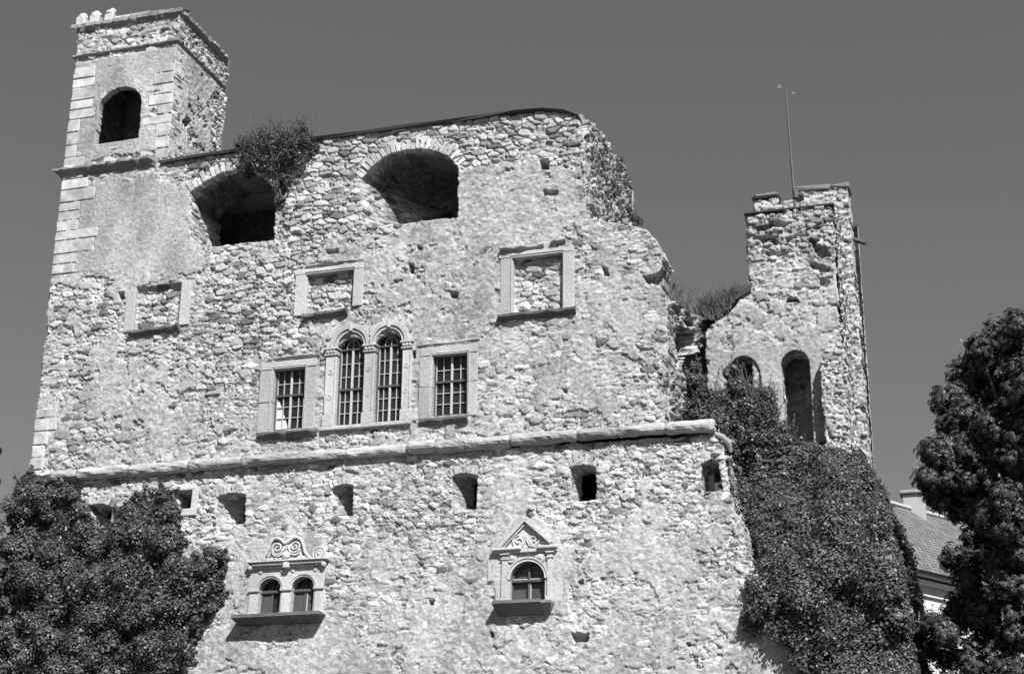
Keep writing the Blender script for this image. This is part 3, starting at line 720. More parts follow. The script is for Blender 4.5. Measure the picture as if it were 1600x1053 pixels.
def run_moulding(pts, prof, name, mat, parent, tone=.4, seg=.25, jit=.015, breaks=None):
    """sweep a profile [(out, up)] along a polyline of ((x,y,z), outward) with worn edges"""
    mb = MB(); C = []; 
    for (a, na), (b, nb) in zip(pts, pts[1:]):
        a, b = np.array(a, float), np.array(b, float); L = np.linalg.norm(b-a); n = max(1, int(L/seg))
        for k in range(n+1):
            C.append((a+(b-a)*k/n, np.array(na, float)))
    m = len(prof); V = []; F = []
    for i, (p, o) in enumerate(C):
        q = random.uniform(-jit, jit)
        for (d, z) in prof: V.append(p+o*(d+(q+random.uniform(-jit, jit)*.7)*(d > .02))+np.array([0, 0, z+random.uniform(-jit, jit)*.5]))
    for i in range(len(C)-1):
        if np.linalg.norm(C[i+1][0]-C[i][0]) < 1e-6 and False: continue
        for k in range(m): F.append((m*i+k, m*i+(k+1) % m, m*i+m+(k+1) % m, m*i+m+k))
    F += [tuple(range(m-1, -1, -1)), tuple(m*(len(C)-1)+k for k in range(m))]
    mb._add(V, F, tone); return mb.build(name, mat, parent)
def around(z, off=0, depth=None, front_end=None):
    d = dT if depth is None else depth; s2 = .7071*1.4142
    return [((xl, d, z), (-1, 0, 0)), ((xl, 0, z), (-1, -1, 0)), ((xr, 0, z), (1, -1, 0)), ((xr, d, z), (1, 0, 0))]
run_moulding(around(zst), [(-.2, -.07), (.09, -.07), (.16, -.01), (.16, .03), (.1, .06), (-.2, .07)], 'string_course', M_DARKSTONE, tow, .30, .14, .022)
run_moulding(around(ztop-.12), [(-.2, -.12), (.08, -.12), (.14, -.04), (.20, .0), (.20, .13), (.12, .19), (-.3, .2)], 'coping', M_DARKSTONE, tow, .26, .12, .04)
zb = zc; fe = ou(252, 250)[0]
run_moulding([((xl, 3, zb), (-1, 0, 0)), ((xl, 0, zb), (-1, -1, 0)), ((fe, 0, zb-.02), (.2, -1, 0))], [(-.2, -.22), (.06, -.22), (.12, -.12), (.22, -.06), (.29, .02), (.29, .09), (.18, .13), (-.2, .15)], 'cornice', M_DARKSTONE, tow, .24, .12, .035)
for (a, b) in ((130, 26), (151, 22), (174, 19)):
    p = P(a, b, .15); mb = MB(); mb.tone = .55
    mb.lump((p[0], .15, p[2]-.10), (.19, .16, .17), 9, 6, None, .22); mb.lump((p[0]+random.uniform(-.05, .05), .15, p[2]+.0), (.14, .11, .12), 8, 5, None, .25)
    mb.box(p[0]-.19, p[0]+.19, 0, .35, ztop+.0, p[2]-.10, .05, None, .03); mb.build('finial_stone', M_DRESS, tow)
mb = MB(); mb.tone = .6; a, b = P(184, 24, .1), P(240, 17, .1); mb.box(a[0], b[0], -.1, .5, ztop+.02, ztop+.16, .04, None, .02); mb.build('coping_slab', M_DRESS, tow)
voussoirs([(u, v) for u, v in t_arch[2:]], 'arch_stones', tow, PF, .16, .34, -.15, .088, .34, lambda i, n: True, .1)

# ================================================================== lower wall with the round cordon
ZCOR = (ou(80, 748)[1]+ou(1118, 675)[1])/2
BAT = .07
PR = Plane((0, -.28, ZCOR), (1, 0, 0), (0, BAT, 1))
ram = thing('rampart_wall', 'lower rubble castle wall with a rounded stone cordon, gun loops and two carved windows', 'wall')
r_out = PR.poly([(60, 752), (1120, 680), (1132, 700), (1130, 716), (1139, 762), (1150, 800), (1160, 812), (1164, 850), (1170, 872), (1196, 905), (1186, 925), (1180, 942), (1196, 962), (1212, 990), (1238, 1015), (1262, 1060), (1285, 1110)])
vlo = -9.4; xL = PR.uv(60, 760)[0]-.3
r_poly = [(xL, -7.9), (xL, .12)] + r_out[1:] + [(r_out[-1][0]+.1, -7.9), ]
def loop_poly(tl, tr, br, bl, rise):
    a, b, c, d = PR.poly([tl, tr, br, bl]); n = 6
    top = [(b[0]+(a[0]-b[0])*k/n, b[1]+(a[1]-b[1])*k/n+rise*math.sin(math.pi*k/n)) for k in range(n+1)]
    return [d, c]+top
loops = [(loop_poly((140, 790), (176, 792), (174, 822), (140, 822), .08), .8, .3), (PR.poly([(276, 797), (303, 795), (303, 766), (276, 768)]), .9, 0),
         (loop_poly((339, 778), (385, 773), (384, 819), (339, 822), .10), .85, .62), (loop_poly((518, 765), (553, 759), (552, 806), (518, 808), .10), .8, .55),
         (loop_poly((706, 746), (747, 744), (745, 795), (706, 798), .10), .85, .48), (loop_poly((891, 731), (932, 731), (932, 782), (891, 784), .08), .85, .16),
         (PR.poly([(1096, 770), (1131, 766), (1122, 722), (1112, 717), (1096, 724)]), 1.1, .0)]
r_hollows = []
r_holes = [(l, d, s, .03) for l, d, s in loops]
CW = PR.rect(403, 903, 492, 962); PW_ = PR.rect(798, 880, 852, 943)
C1 = PR.rect(405, 925, 439, 962); C2 = PR.rect(456, 922, 491, 960)
for r in (C1, C2): r_holes.append((arched(r[0]-.03, r[1]+.03, r[2]-.03, r[3], (r[1]-r[0])/2+.03), .6, 0))
PWr = PR.rect(798, 903, 852, 943); r_holes.append((arched(PWr[0]-.03, PWr[1]+.03, PWr[2]-.03, PWr[3], (PWr[1]-PWr[0])/2+.03), .6, 0))
for (l, t, r, b) in ((900, 986, 922, 1000), (672, 935, 680, 945), (762, 988, 768, 994), (826, 798, 834, 808), (1074, 1008, 1080, 1013), (908, 905, 914, 911)):
    r_hollows.append((PR.poly([(l, b), (r, b), (r, t), (l, t)]), .3, .12))
def ram_relief(u, v):
    zb_ = PR.uv(700, 810)[1]; band = sstep(zb_-.4, zb_+.2, v)
    low = sstep(PR.uv(700, 930)[1], PR.uv(700, 1010)[1], v)
    big = .28+.2*fbm(u*.4, v*.5, 48, 3)+.22*band; mort = .022+.075*fbm(u*.5, v*.6, 121, 4)-.012*band+.012*low
    pl = .43+.6*fbm(u*.5, v*.5, 160, 3)-.22*band+.20*low
    for q, s in ((PR.poly([(770, 850), (824, 800), (850, 815), (892, 860), (888, 960), (772, 970)]), 1.0), (PR.poly([(392, 845), (505, 835), (510, 870), (508, 965), (378, 975), (388, 880)]), 1.0),
                 (PR.poly([(275, 1000), (420, 985), (430, 1060), (260, 1060)]), .6), (PR.poly([(850, 980), (1180, 940), (1240, 1060), (850, 1060)]), .52)):
        pl = np.maximum(pl, s*soft_poly(u, v, q, .12 if s == 1 else .4, 133, .16))
    h, t = masonry(u, v, 500, np.clip(big, .05, .9), mort, np.clip(pl, 0, 1), .80, .74)
    return hollow_out(u, v, h, r_hollows), t
cl = Cloud(); patch(cl, PR, r_poly, r_holes, .025, 1.6, .07, ram_relief, 500)
PRl = Plane((0, -.28, ZCOR), (1, 0, 0), (0, BAT, 1))
patch(cl, PRl, [(xL, vlo), (r_out[-1][0]+.6, vlo), (r_out[-1][0]+.05, -7.85), (xL, -7.85)], (), .09, 1.4, 0, lambda u, v: masonry(u, v, 520, .4, .03), 520)
PRW = Plane((xL, 3, ZCOR), (0, -1, 0), (0, 0, 1)); patch(cl, PRW, [(0, -9), (3.3, -9), (3.3, .1), (0, .1)], (), .08, .4, 0, lambda u, v: masonry(u, v, 530, .4, .03), 530)
cl.build('wall', M_STONE, ram)
mb = MB(); mb.tone = .035; mb.box(xL+.3, -8.6, 2.4, 2.7, ZCOR-8, ZCOR+.2, .02); mb.box(xL+.2, -9.0, -.2, 2, ZCOR-.12, ZCOR+.0, .02); mb.build('inner_wall', M_DARKSTONE, ram)  # near-black tone stands in for the shade behind the gun loops
# cordon: half-round stone moulding laid in lengths
def cordon():
    mb = MB(); xs = [PR.uv(a, b)[0] for a, b in ((84, 748), (126, 745), (206, 738), (300, 731), (382, 726), (470, 719), (546, 712), (640, 706), (684, 702), (800, 695), (905, 688), (968, 683), (1043, 677), (1119, 672))]
    for a, b in zip(xs, xs[1:]):
        n = max(2, int((b-a)/.10)); m = 11; z0 = ZCOR+.02+random.uniform(-.02, .02); y0 = -.36+random.uniform(-.02, .015); R0 = .185*random.uniform(.88, 1.06)
        V = []; F = []; ph = random.uniform(0, 99)
        for i in range(n+1):
            x = a+.008+(b-a-.016)*i/n; e = min(1, .82+.18*min(i, n-i)/1.0)
            for k in range(m):
                t = math.pi*(-.62+1.24*k/(m-1))
                w = 1+.34*float(fbm(np.array([x*2.3+ph]), np.array([t*1.3]), 5, 3)[0])+.08*float(noise2(np.array([x*9.+ph]), np.array([t*4.]), 7)[0])
                V.append((x, y0-.06-R0*e*w*max(-.3, math.cos(t))*1.15, z0+R0*e*w*math.sin(t)))
            V.append((x, .3, z0-.12)); V.append((x, .3, z0+.12))
        M_ = m+2
        for i in range(n):
            for k in range(M_):
                F.append((M_*i+k, M_*i+(k+1) % M_, M_*(i+1)+(k+1) % M_, M_*(i+1)+k))
        F += [tuple(range(M_-1, -1, -1)), tuple(M_*n+k for k in range(M_))]
        mb._add(V, [f[::-1] for f in F], random.uniform(.34, .48))
    # broken stones and bracket at the right end
    for i in range(26):
        u, v = PR.uv(random.uniform(1098, 1142), random.uniform(684, 716)); s = random.uniform(.06, .15); w = PR.w(u, v, random.uniform(-.35, .05)); mb.lump(w, (s*1.3, s, s*.8), 8, 5, random.choice((.5, .4, .2)), .2)
    e = PR.uv(1132, 690); w = PR.w(*e, .1); mb.tube([(w[0]-.25, w[1]-.0, w[2]+.22), (w[0]-.05, w[1], w[2]+.12), (w[0]+.12, w[1]+.1, w[2]-.06), (w[0]+.16, w[1]+.2, w[2]-.3)], [.06, .09, .09, .05], 8, .35)
    mb.build('cordon', M_DRESS, ram)
cordon()
for l in (2, 3, 4, 5): voussoirs(loops[l][0][2:], 'arch_stones', ram, PR, .26 if l != 5 else .42, .12, -.2, .075, .36)
voussoirs(loops[0][0][2:], 'arch_stones', ram, PR, .22, .12, -.2, .07, .36)
mb = MB(PR); mb.tone = .55; q = loops[1][0]; mb.box(q[2][0], q[2][0]+.22, q[0][1]-.06, q[2][1]+.06, -.3, .10, .015); mb.box(q[0][0]-.1, q[2][0]+.22, q[0][1]-.24, q[0][1]-.0, -.3, .12, .02); mb.box(q[0][0]-.2, q[2][0]+.1, q[2][1]+.0, q[2][1]+.2, -.3, .10, .015); mb.build('loop_frame', M_DRESS, ram)

def spiral(cx, cz, r0, turns, start, dirn, h, n=40, shrink=.12):
    return [(cx+(r0*(1-t/n*(1-shrink)))*math.cos(start+dirn*turns*2*math.pi*t/n), cz+(r0*(1-t/n*(1-shrink)))*math.sin(start+dirn*turns*2*math.pi*t/n), h) for t in range(n+1)]
# carved twin window with scrolled gable
def scroll_window():
    mb = MB(PR); mb.tone = .5; uv = PR.uv
    def X(zx, zy): return uv(375+zx*.1708, 820+zy*.1708)           # traced from the close view of this window
    a, b, c_, d = C1[0], C1[1], C2[0], C2[1]; vs1 = C1[3]; vs2 = C2[3]; vb = (C1[2]+C2[2])/2
    oL = X(85, 700)[0]; oR = X(772, 650)[0]; ent = X(430, 400)[1]; vtop = X(430, 345)[1]; vs = (vs1+vs2)/2
    for (x0, x1) in ((oL, a), (b, c_), (d, oR)):
        mb.box(x0, x1, vb-.05, vs-.02, -.3, FH, .012)
        mb.box(x0+.05, x1-.05, vb+.02, vs-.08, FH-.01, FH+.045, .02); mb.box(x0-.01, x1+.01, vs-.016, vs+.06, -.3, FH+.07, .014); mb.box(x0-.005, x1+.005, vb-.05, vb+.07, FH-.02, FH+.06, .012)
    n = 16
    for (x0, x1, l, r) in ((a, b, oL, (b+c_)/2-.002), (c_, d, (b+c_)/2+.002, oR)):
        cx = (x0+x1)/2; R = (x1-x0)/2
        ins = [(cx+R*math.cos(math.pi*i/n), vs+.064+R*.95*math.sin(math.pi*i/n)) for i in range(n+1)]; out = []
        for i in range(n+1):
            t = math.pi*i/n; q = max(abs(math.cos(t)), abs(math.sin(t))); ux, uz = math.cos(t)/q, math.sin(t)/q
            out.append((cx+(ux*(r-cx) if ux > 0 else ux*(cx-l)), vs+.064+uz*(ent-vs-.064-.004)))
        mb.strip(ins, out, -.28, FH-.01)
        for (w0, w1, hh) in ((0, .05, FH+.02), (.053, .10, FH+.05)):
            mb.strip([(cx+(R+w0)*math.cos(math.pi*i/n), vs+.064+(R*.95+w0)*math.sin(math.pi*i/n)) for i in range(n+1)], [(cx+(R+w1)*math.cos(math.pi*i/n), vs+.064+(R*.95+w1)*math.sin(math.pi*i/n)) for i in range(n+1)], -.2, hh)
        for sx in (-1, 1): mb.lump((cx+sx*R*1.0, ent-.10, FH+.0), (.07, .06, .035), 8, 6)
    # entablature
    mb.box(oL-.02, oR+.02, ent, ent+.06, -.25, FH+.06, .012); mb.box(oL+.08, oR-.02, ent+.064, vtop-.03, -.25, FH+.16, .02); mb.box(oL-.06, oR+.12, vtop-.028, vtop+.02, -.25, FH+.22, .014)
    mb.box((b+c_)/2-.10, (b+c_)/2+.10, ent-.04, vtop-.03, FH, FH+.19, .02)
    for k in (0, 1):
        cx = oL+.02 if k == 0 else oR-.02; mb.lump((cx, ent+.04, FH+.1), (.09, .1, .07), 8, 6)
    w = mb.build('carved_window', M_DRESS, ram)
    # gable: two volutes, S-shaped rims, leaves, medallion, rosette
    mb = MB(PR); mb.tone = .5; L = [X(*p) for p in ((190, 350), (245, 300), (275, 240), (305, 170), (350, 135), (400, 150), (430, 185), (470, 160), (520, 128), (575, 145), (600, 200), (620, 270), (680, 330))]
    face = [X(190, 350)]+L[1:-1]+[X(680, 340)]
    mb.prism(face, -.1, FH+.02)
    def smooth(pts, n=6):
        o = []; q = [pts[0]]+pts+[pts[-1]]
        for i in range(1, len(q)-2):
            for k in range(n):
                t = k/n; p0, p1, p2, p3 = map(np.array, q[i-1:i+3]); o.append(.5*((2*p1)+(-p0+p2)*t+(2*p0-5*p1+4*p2-p3)*t*t+(-p0+3*p1-3*p2+p3)*t**3))
        o.append(np.array(pts[-1])); return o
    mb.tube([(p[0], p[1], FH+.06) for p in smooth(L[:7])], .055, 8); mb.tube([(p[0], p[1], FH+.06) for p in smooth(L[6:])], .055, 8)
    s1 = X(362, 225); s2 = X(522, 210); R = .10*2.2
    mb.tube(spiral(s1[0], s1[1], R, 1.9, 0.2, -1, FH+.06), .035, 7); mb.tube(spiral(s2[0], s2[1], R*.95, 1.9, math.pi-.2, 1, FH+.06), .035, 7)
    mb.tube([(p[0], p[1], FH+.06) for p in smooth([X(312, 250), X(325, 285), X(370, 298), X(410, 275), X(440, 250)])], .03, 7); mb.tube([(p[0], p[1], FH+.06) for p in smooth([X(572, 235), X(555, 270), X(520, 285), X(480, 275), X(445, 250)])], .03, 7)
    c = X(440, 290); mb.lump((c[0], c[1], FH+.04), (.14, .12, .08), 12, 8); c = X(437, 215); mb.lump((c[0], c[1], FH+.02), (.12, .12, .05), 10, 7)
    for zx, zy, s in ((235, 325, .09), (275, 332, .08), (310, 328, .07), (350, 325, .06), (560, 318, .06), (600, 315, .09), (640, 318, .07), (385, 325, .06), (500, 322, .06)):
        c = X(zx, zy); mb.lump((c[0], c[1], FH+.05), (s, s*.8, .06), 8, 6, None, .2)
    c = X(740, 275)
    for r_ in (.20, .12): mb.tube([(c[0]+r_*math.cos(t*math.pi/10), c[1]+r_*math.sin(t*math.pi/10), FH+.04) for t in range(21)], .035, 7, None, False)
    mb.lump((c[0], c[1], FH+.02), (.16, .16, .05), 12, 6); mb.lump((c[0], c[1], FH+.05), (.05, .05, .05), 8, 6)
    c = X(720, 345); mb.lump((c[0], c[1], FH+.06), (.09, .13, .07), 8, 6)
    mb.build('gable_scrolls', M_DRESS, w, True)
    # backing slabs of dressed stone beside the gable
    mb = MB(PR); mb.tone = .48
    mb.prism([X(95, 350), X(85, 200), X(120, 130), X(290, 120), X(300, 165), X(265, 250), X(185, 348)], -.2, FH-.045); mb.prism([X(690, 335), X(625, 270), X(600, 150), X(620, 80), X(790, 75), X(795, 340)], -.2, FH-.05)
    mb.build('backing_slab', M_DRESS, w)
    mb = MB(PR); mb.tone = .33; s0 = X(10, 880)[0]; s1_ = X(780, 840)[0]; zt = vb-.05; zb2 = X(400, 932)[1]
    V = [(s0-.05, zt-.0, -.2), (s0+.0, zb2+.05, -.2), (s0+.02, zb2+.06, .16), (s0-.05, zt-.10, .58), (s0-.05, zt-.0, .58)]; V2 = [(s1_+(-.1 if i in (1, 2) else .05), y+.01, z) for i, (x, y, z) in enumerate(V)]
    m = 5; mb._add(V+V2, [tuple(range(m)), tuple(2*m-1-i for i in range(m))]+[(i+m, (i+1) % m+m, (i+1) % m, i) for i in range(m)], .33); mb.build('sill', M_SILL, w)
    for r in (C1, C2):
        R = (r[1]-r[0])/2; D = -.16
        mb = MB(PR); mb.prism(arched(r[0]-.02, r[1]+.02, vb-.03, vs+.06, R*.95+.02), D-.06, D-.03); mb.build('pane', M_GLASS, w)
        mb = MB(PR); tz = vs+.02; c = (r[0]+r[1])/2
        mb.box(r[0], r[1], tz-.045, tz+.045, D-.02, D+.10, .012); mb.box(r[0], r[0]+.05, vb-.03, tz-.046, D, D+.05, .006); mb.box(c-.03, c+.03, vb-.03, tz-.046, D, D+.06, .006); mb.box(c-.02, c+.02, tz+.046, vs+.06+R*.9, D-.02, D+.04, .006)
        for k in range(5):
            x0 = r[0]+.055+(c-.03-r[0]-.055)*k/5; mb.box(x0+.004, x0+(c-.03-r[0]-.055)/5-.004, vb-.02, tz-.05, D-.02, D+.025, .005)
        if r is C2:
            for k in range(3): x0 = c+.11+k*.085; mb.box(x0, x0+.08, vb-.02, tz-.05, D-.02, D+.02, .005)
        mb.build('shutter', M_WOOD, w)
        if r is C2:
            mb = MB(PR); mb.box(c+.055, c+.085, vb-.01, tz-.05, D, D+.05, .006); mb.build('casement_bar', M_PAINT, w)
scroll_window()
# pedimented arched window
def pediment_window():
    def X(zx, zy): return PR.uv(750+zx*.18038, 790+zy*.18038)
    mb = MB(PR); mb.tone = .5; x0, x1 = PWr[0], PWr[1]; vs = X(420, 640)[1]; vb = X(420, 832)[1]; R = (x1-x0)/2; cx = (x0+x1)/2; n = 18
    pL0, pL1 = X(195, 600)[0], X(250, 600)[0]; pR0, pR1 = X(590, 600)[0], X(635, 600)[0]; oL = X(140, 700)[0]; oR = X(722, 700)[0]; ent = X(410, 425)[1]; ec = X(410, 385)[1]
    top = ent
    mb.box(oL, x0, vb-.06, vs-.0, -.3, FH-.02, .015); mb.box(x1, oR, vb-.06, vs-.0, -.3, FH-.02, .015)
    ins = [(cx+R*math.cos(math.pi*i/n), vs+.003+R*math.sin(math.pi*i/n)) for i in range(n+1)]; out = []
    l, r = X(75, 560)[0], X(785, 500)[0]
    for i in range(n+1):
        t = math.pi*i/n; q = max(abs(math.cos(t)), abs(math.sin(t))); ux, uz = math.cos(t)/q, math.sin(t)/q
        out.append((cx+(ux*(r-cx) if ux > 0 else ux*(cx-l)), vs+.003+uz*(ent-vs-.006)))
    mb.strip(ins, out, -.28, FH-.025)
    mb.strip([(cx+(R+.0)*math.cos(math.pi*i/n), vs+.003+(R+.0)*math.sin(math.pi*i/n)) for i in range(n+1)], [(cx+(R+.07)*math.cos(math.pi*i/n), vs+.003+(R+.07)*math.sin(math.pi*i/n)) for i in range(n+1)], -.2, FH+.02)
    mb.strip([(cx+(R+.073)*math.cos(math.pi*i/n), vs+.003+(R+.073)*math.sin(math.pi*i/n)) for i in range(n+1)], [(cx+(R+.12)*math.cos(math.pi*i/n), vs+.003+(R+.12)*math.sin(math.pi*i/n)) for i in range(n+1)], -.2, FH+.045)
    for a, b in ((pL0, pL1), (pR0, pR1)):
        mb.box(a, b, vb+.12, ent-.16, -.1, FH+.035, .015); mb.box(a-.03, b+.03, vb-.05, vb+.12, -.1, FH+.06, .02); mb.box(a-.03, b+.03, ent-.157, ent-.11, -.1, FH+.065, .012); mb.box(a-.01, b+.01, ent-.107, ent-.02, -.1, FH+.05, .02); mb.box(a-.05, b+.05, ent-.017, ent+.03, -.1, FH+.10, .012)
    for zx, zy in ((285, 458), (530, 450)):
        c = X(zx, zy)
        mb.tube([(c[0]+.13*math.cos(t*math.pi/9), c[1]+.13*math.sin(t*math.pi/9), FH+.0) for t in range(19)], .03, 6, None, False); mb.lump((c[0], c[1], FH-.0), (.11, .11, .06), 10, 7)
    w = mb.build('carved_window', M_DRESS, ram)
    mb = MB(PR); mb.tone = .5; ap = X(405, 178); bl = X(215, 380); br = X(625, 358)
    mb.prism([X(225, 385), X(615, 362), ap], -.1, FH+.0)
    def rake(a, b, wd, hh0, hh1):
        d = np.array(b)-np.array(a); d /= np.linalg.norm(d); nrm = np.array([-d[1], d[0]]); nrm = nrm if nrm[1] > 0 else -nrm
        mb.strip([tuple(a), tuple(b)], [tuple(np.array(a)+nrm*wd), tuple(np.array(b)+nrm*wd)], hh0, hh1)
    rake(bl, ap, .06, -.1, FH+.08); rake(np.array(bl)+(-.0, .062), np.array(ap)+(0, .085), .07, -.1, FH+.15); rake(ap, br, .06, -.1, FH+.08); rake(np.array(ap)+(0, .085), np.array(br)+(0, .062), .07, -.1, FH+.15)
    mb.box(X(130, 420)[0], X(680, 400)[0], ent+.034, ec+.0, -.1, FH+.08, .014); mb.box(X(130, 420)[0]-.03, X(375, 410)[0], ec-.03, ec+.05, FH, FH+.17, .02, None, .006); mb.box(X(515, 400)[0], X(680, 400)[0]+.02, ec-.03, ec+.05, FH, FH+.17, .02, None, .006)
    for (zx, zy, sg) in ((345, 320, 1), (475, 305, -1)):
        c = X(zx, zy); mb.tube(spiral(c[0], c[1], .20, 1.6, math.pi*.5, sg, FH+.02, 30, .15), .028, 6)
    for (p) in ([X(415, 270), X(420, 320), X(440, 355), X(500, 365), X(560, 355)], [X(400, 270), X(395, 330), X(370, 365), X(310, 370), X(270, 368)]): mb.tube([(*q, FH+.02) for q in p], .03, 6)
    c = X(450, 85); mb.lump((c[0], c[1], .02), (.12, .12, .12), 8, 6, .2, .2)
    mb.build('pediment', M_DRESS, w)
    mb = MB(PR); mb.tone = .48
    mb.prism([X(80, 660), X(75, 440), X(180, 380), X(200, 390), X(208, 660)], -.2, FH-.05); mb.prism([X(430, 150), X(505, 100), X(640, 210), X(740, 260), X(735, 355), X(640, 365)], -.2, FH-.04, .5); mb.prism([X(400, 150), X(330, 110), X(200, 200), X(175, 370), X(210, 372)], -.2, FH-.055, .44)
    mb.prism([X(640, 640), X(640, 368), X(790, 360), X(785, 480), X(765, 600), X(715, 635)], -.2, FH-.045); mb.build('backing_slab', M_DRESS, w)
    D = -.16; mb = MB(PR); mb.prism(arched(x0-.02, x1+.02, vb-.04, vs, R+.02), D-.06, D-.03); mb.build('pane', glass_mat('dusty window glass', .06, .3), w)
    mb = MB(PR); mb.box(x0, x1, vs-.06, vs+.02, D-.02, D+.12, .012); mb.box(cx-.03, cx+.03, vb-.04, vs-.062, D, D+.08, .006); mb.box(cx-.03, cx+.03, vs+.022, vs+R-.01, D, D+.08, .006)
    mb.box(x0, x0+.045, vb-.04, vs-.062, D, D+.06, .006); mb.box(x1-.045, x1, vb-.04, vs-.062, D, D+.06, .006); mb.strip(arch_pts(x0+.005, x1-.005, vs+.02, R, 18), arch_pts(x0+.055, x1-.055, vs+.02, R-.05, 18), D, D+.06); mb.build('casement_frame', M_WOOD, w)
    mb = MB(PR); mb.box(x0+.05, cx-.035, vs+.024, vs+.05, D+.02, D+.10, .004); mb.box(cx+.035, x1-.05, vs+.024, vs+.05, D+.02, D+.10, .004); mb.box(cx+.035, cx+.06, vb-.04, vs-.063, D, D+.06, .004); mb.build('casement_bar', M_PAINT, w)
    mb = MB(PR); a, b = X(150, 860)[0], X(560, 850)[0]; zt = vb-.04; m = 5
    V = [(a, zt, -.2), (a+.10, zt-.40, -.2), (a+.06, zt-.36, .14), (a, zt-.09, .50), (a, zt, .50)]; V2 = [(b, y, z) for x, y, z in V]
    mb._add(V+V2, [tuple(range(m)), tuple(2*m-1-i for i in range(m))]+[(i+m, (i+1) % m+m, (i+1) % m, i) for i in range(m)], .34)
    e = X(650, 870)[0]; V = [(b+.01, zt-.02, -.2), (b+.01, zt-.34, -.2), (b+.01, zt-.32, .14), (b+.01, zt-.10, .44), (b+.01, zt-.02, .44)]; V2 = [(e-(.1 if i in (1, 2) else 0), y, z) for i, (x, y, z) in enumerate(V)]
    mb._add(V+V2, [tuple(range(m)), tuple(2*m-1-i for i in range(m))]+[(i+m, (i+1) % m+m, (i+1) % m, i) for i in range(m)], .5); mb.build('sill', M_SILL, w)
pediment_window()

# ================================================================== ruined tower at the right, set back
YT = 5.2; PTW = Plane((0, YT, 0)); uvT = PTW.uv
rt = thing('ruined_tower', 'ruined square stone tower at right above ivy, with tall plastered arches at its foot', 'tower')
xT0 = uvT(1170, 390)[0]; xT1 = uvT(1306, 400)[0]
rt_out = PTW.poly([(1107, 740), (1105, 620), (1104, 520), (1118, 506), (1140, 492), (1152, 476), (1160, 462), (1174, 450)]) + [(xT0, uvT(1174, 440)[1]), (xT0, uvT(1167, 339)[1])]+PTW.poly([(1200, 336), (1250, 328), (1301, 321)]) + [(xT1, uvT(1306, 340)[1]), (xT1, uvT(1330, 740)[1])]
R1 = PTW.rect(1137, 592, 1192, 705); R2 = PTW.rect(1224, 572, 1270, 720)
ra1 = arched(R1[0], R1[1], R1[2], R1[3], uvT(1164, 557)[1]-R1[3]); ra2 = arched(R2[0], R2[1], R2[2], R2[3], uvT(1245, 548)[1]-R2[3])
rt_hol = [(PTW.poly(q), d, .16) for q, d in (([(1174, 354), (1215, 347), (1240, 351), (1205, 360), (1176, 366)], .22), ([(1180, 378), (1208, 373), (1214, 384), (1186, 389)], .2), ([(1225, 372), (1262, 366), (1268, 372), (1230, 379)], .14),
          ([(1262, 378), (1290, 384), (1298, 400), (1272, 396)], .2), ([(1266, 412), (1300, 418), (1300, 428), (1270, 424)], .2), ([(1190, 404), (1230, 398), (1232, 404), (1194, 409)], .12), ([(1286, 436), (1296, 440), (1294, 448), (1284, 446)], .15))]
def rt_relief(u, v):
    zt_ = uvT(1240, 330)[1]; z1 = uvT(1240, 400)[1]; co = sstep(z1-.6, z1+.8, v)
    pl = np.maximum(.46+.3*fbm(u, v, 3, 3)-.5*co, soft_poly(u, v, PTW.poly([(1104, 560), (1180, 530), (1285, 530), (1285, 740), (1104, 740)]), .3, 6, .5))
    h, t = masonry(u, v, 600, .10+.45*co, .03-.055*co, np.clip(pl, 0, 1), 1.0+.4*co, .8)
    k = soft_poly(u, v, PTW.poly([(1170, 350), (1215, 345), (1225, 375), (1180, 385)]), .2, 8, .4)+soft_poly(u, v, PTW.poly([(1265, 385), (1305, 390), (1305, 430), (1270, 420)]), .2, 9, .4)
    return hollow_out(u, v, h+.10*k*fbm(u*2, v*3, 15, 3), rt_hol), t*(1-.3*k)
cl = Cloud(); patch(cl, PTW, rt_out, [(ra1, .8, 0, 0), (ra2, .8, 0, 0), (PTW.poly([(1228, 474), (1248, 474), (1246, 466), (1230, 465)]), .4, 0, .1)], .032, .9, .07, rt_relief, 600)
# buttress at its right corner
xb0 = uvT(1284, 640)[0]; PBt = Plane((0, YT-.5, 0)); zbt = PBt.uv(1300, 560)[1]
def bt_relief(u, v): 
    h, t = masonry(u, v, 620, .25, .01, .3+.3*fbm(u, v, 4, 3), 1.1); return h, t
bo = PBt.poly([(1290, 745), (1281, 545), (1318, 540), (1336, 745)]); xb0 = PBt.uv(1286, 640)[0]; xb1 = PBt.uv(1326, 640)[0]
patch(cl, PBt, [(xb0, bo[0][1]), (xb0, bo[1][1]-.4), (xb0+.25, bo[1][1]), (xb1, bo[2][1]+.1), (xb1, bo[3][1])], (), .03, .7, .10, bt_relief, 620)
# right flank of the tower
PTs = Plane((xT1, YT, 0), (0, 1, 0), (0, 0, 1)); zT = uvT(1301, 322)[1]; zB = uvT(1330, 740)[1]
patch(cl, PTs, [(-.0, zB), (2.4, zB), (2.4, zT), (-.0, zT)], (), .035, .0, .05, lambda u, v: masonry(u, v, 640, .35, .01, .3, 1.3), 640)
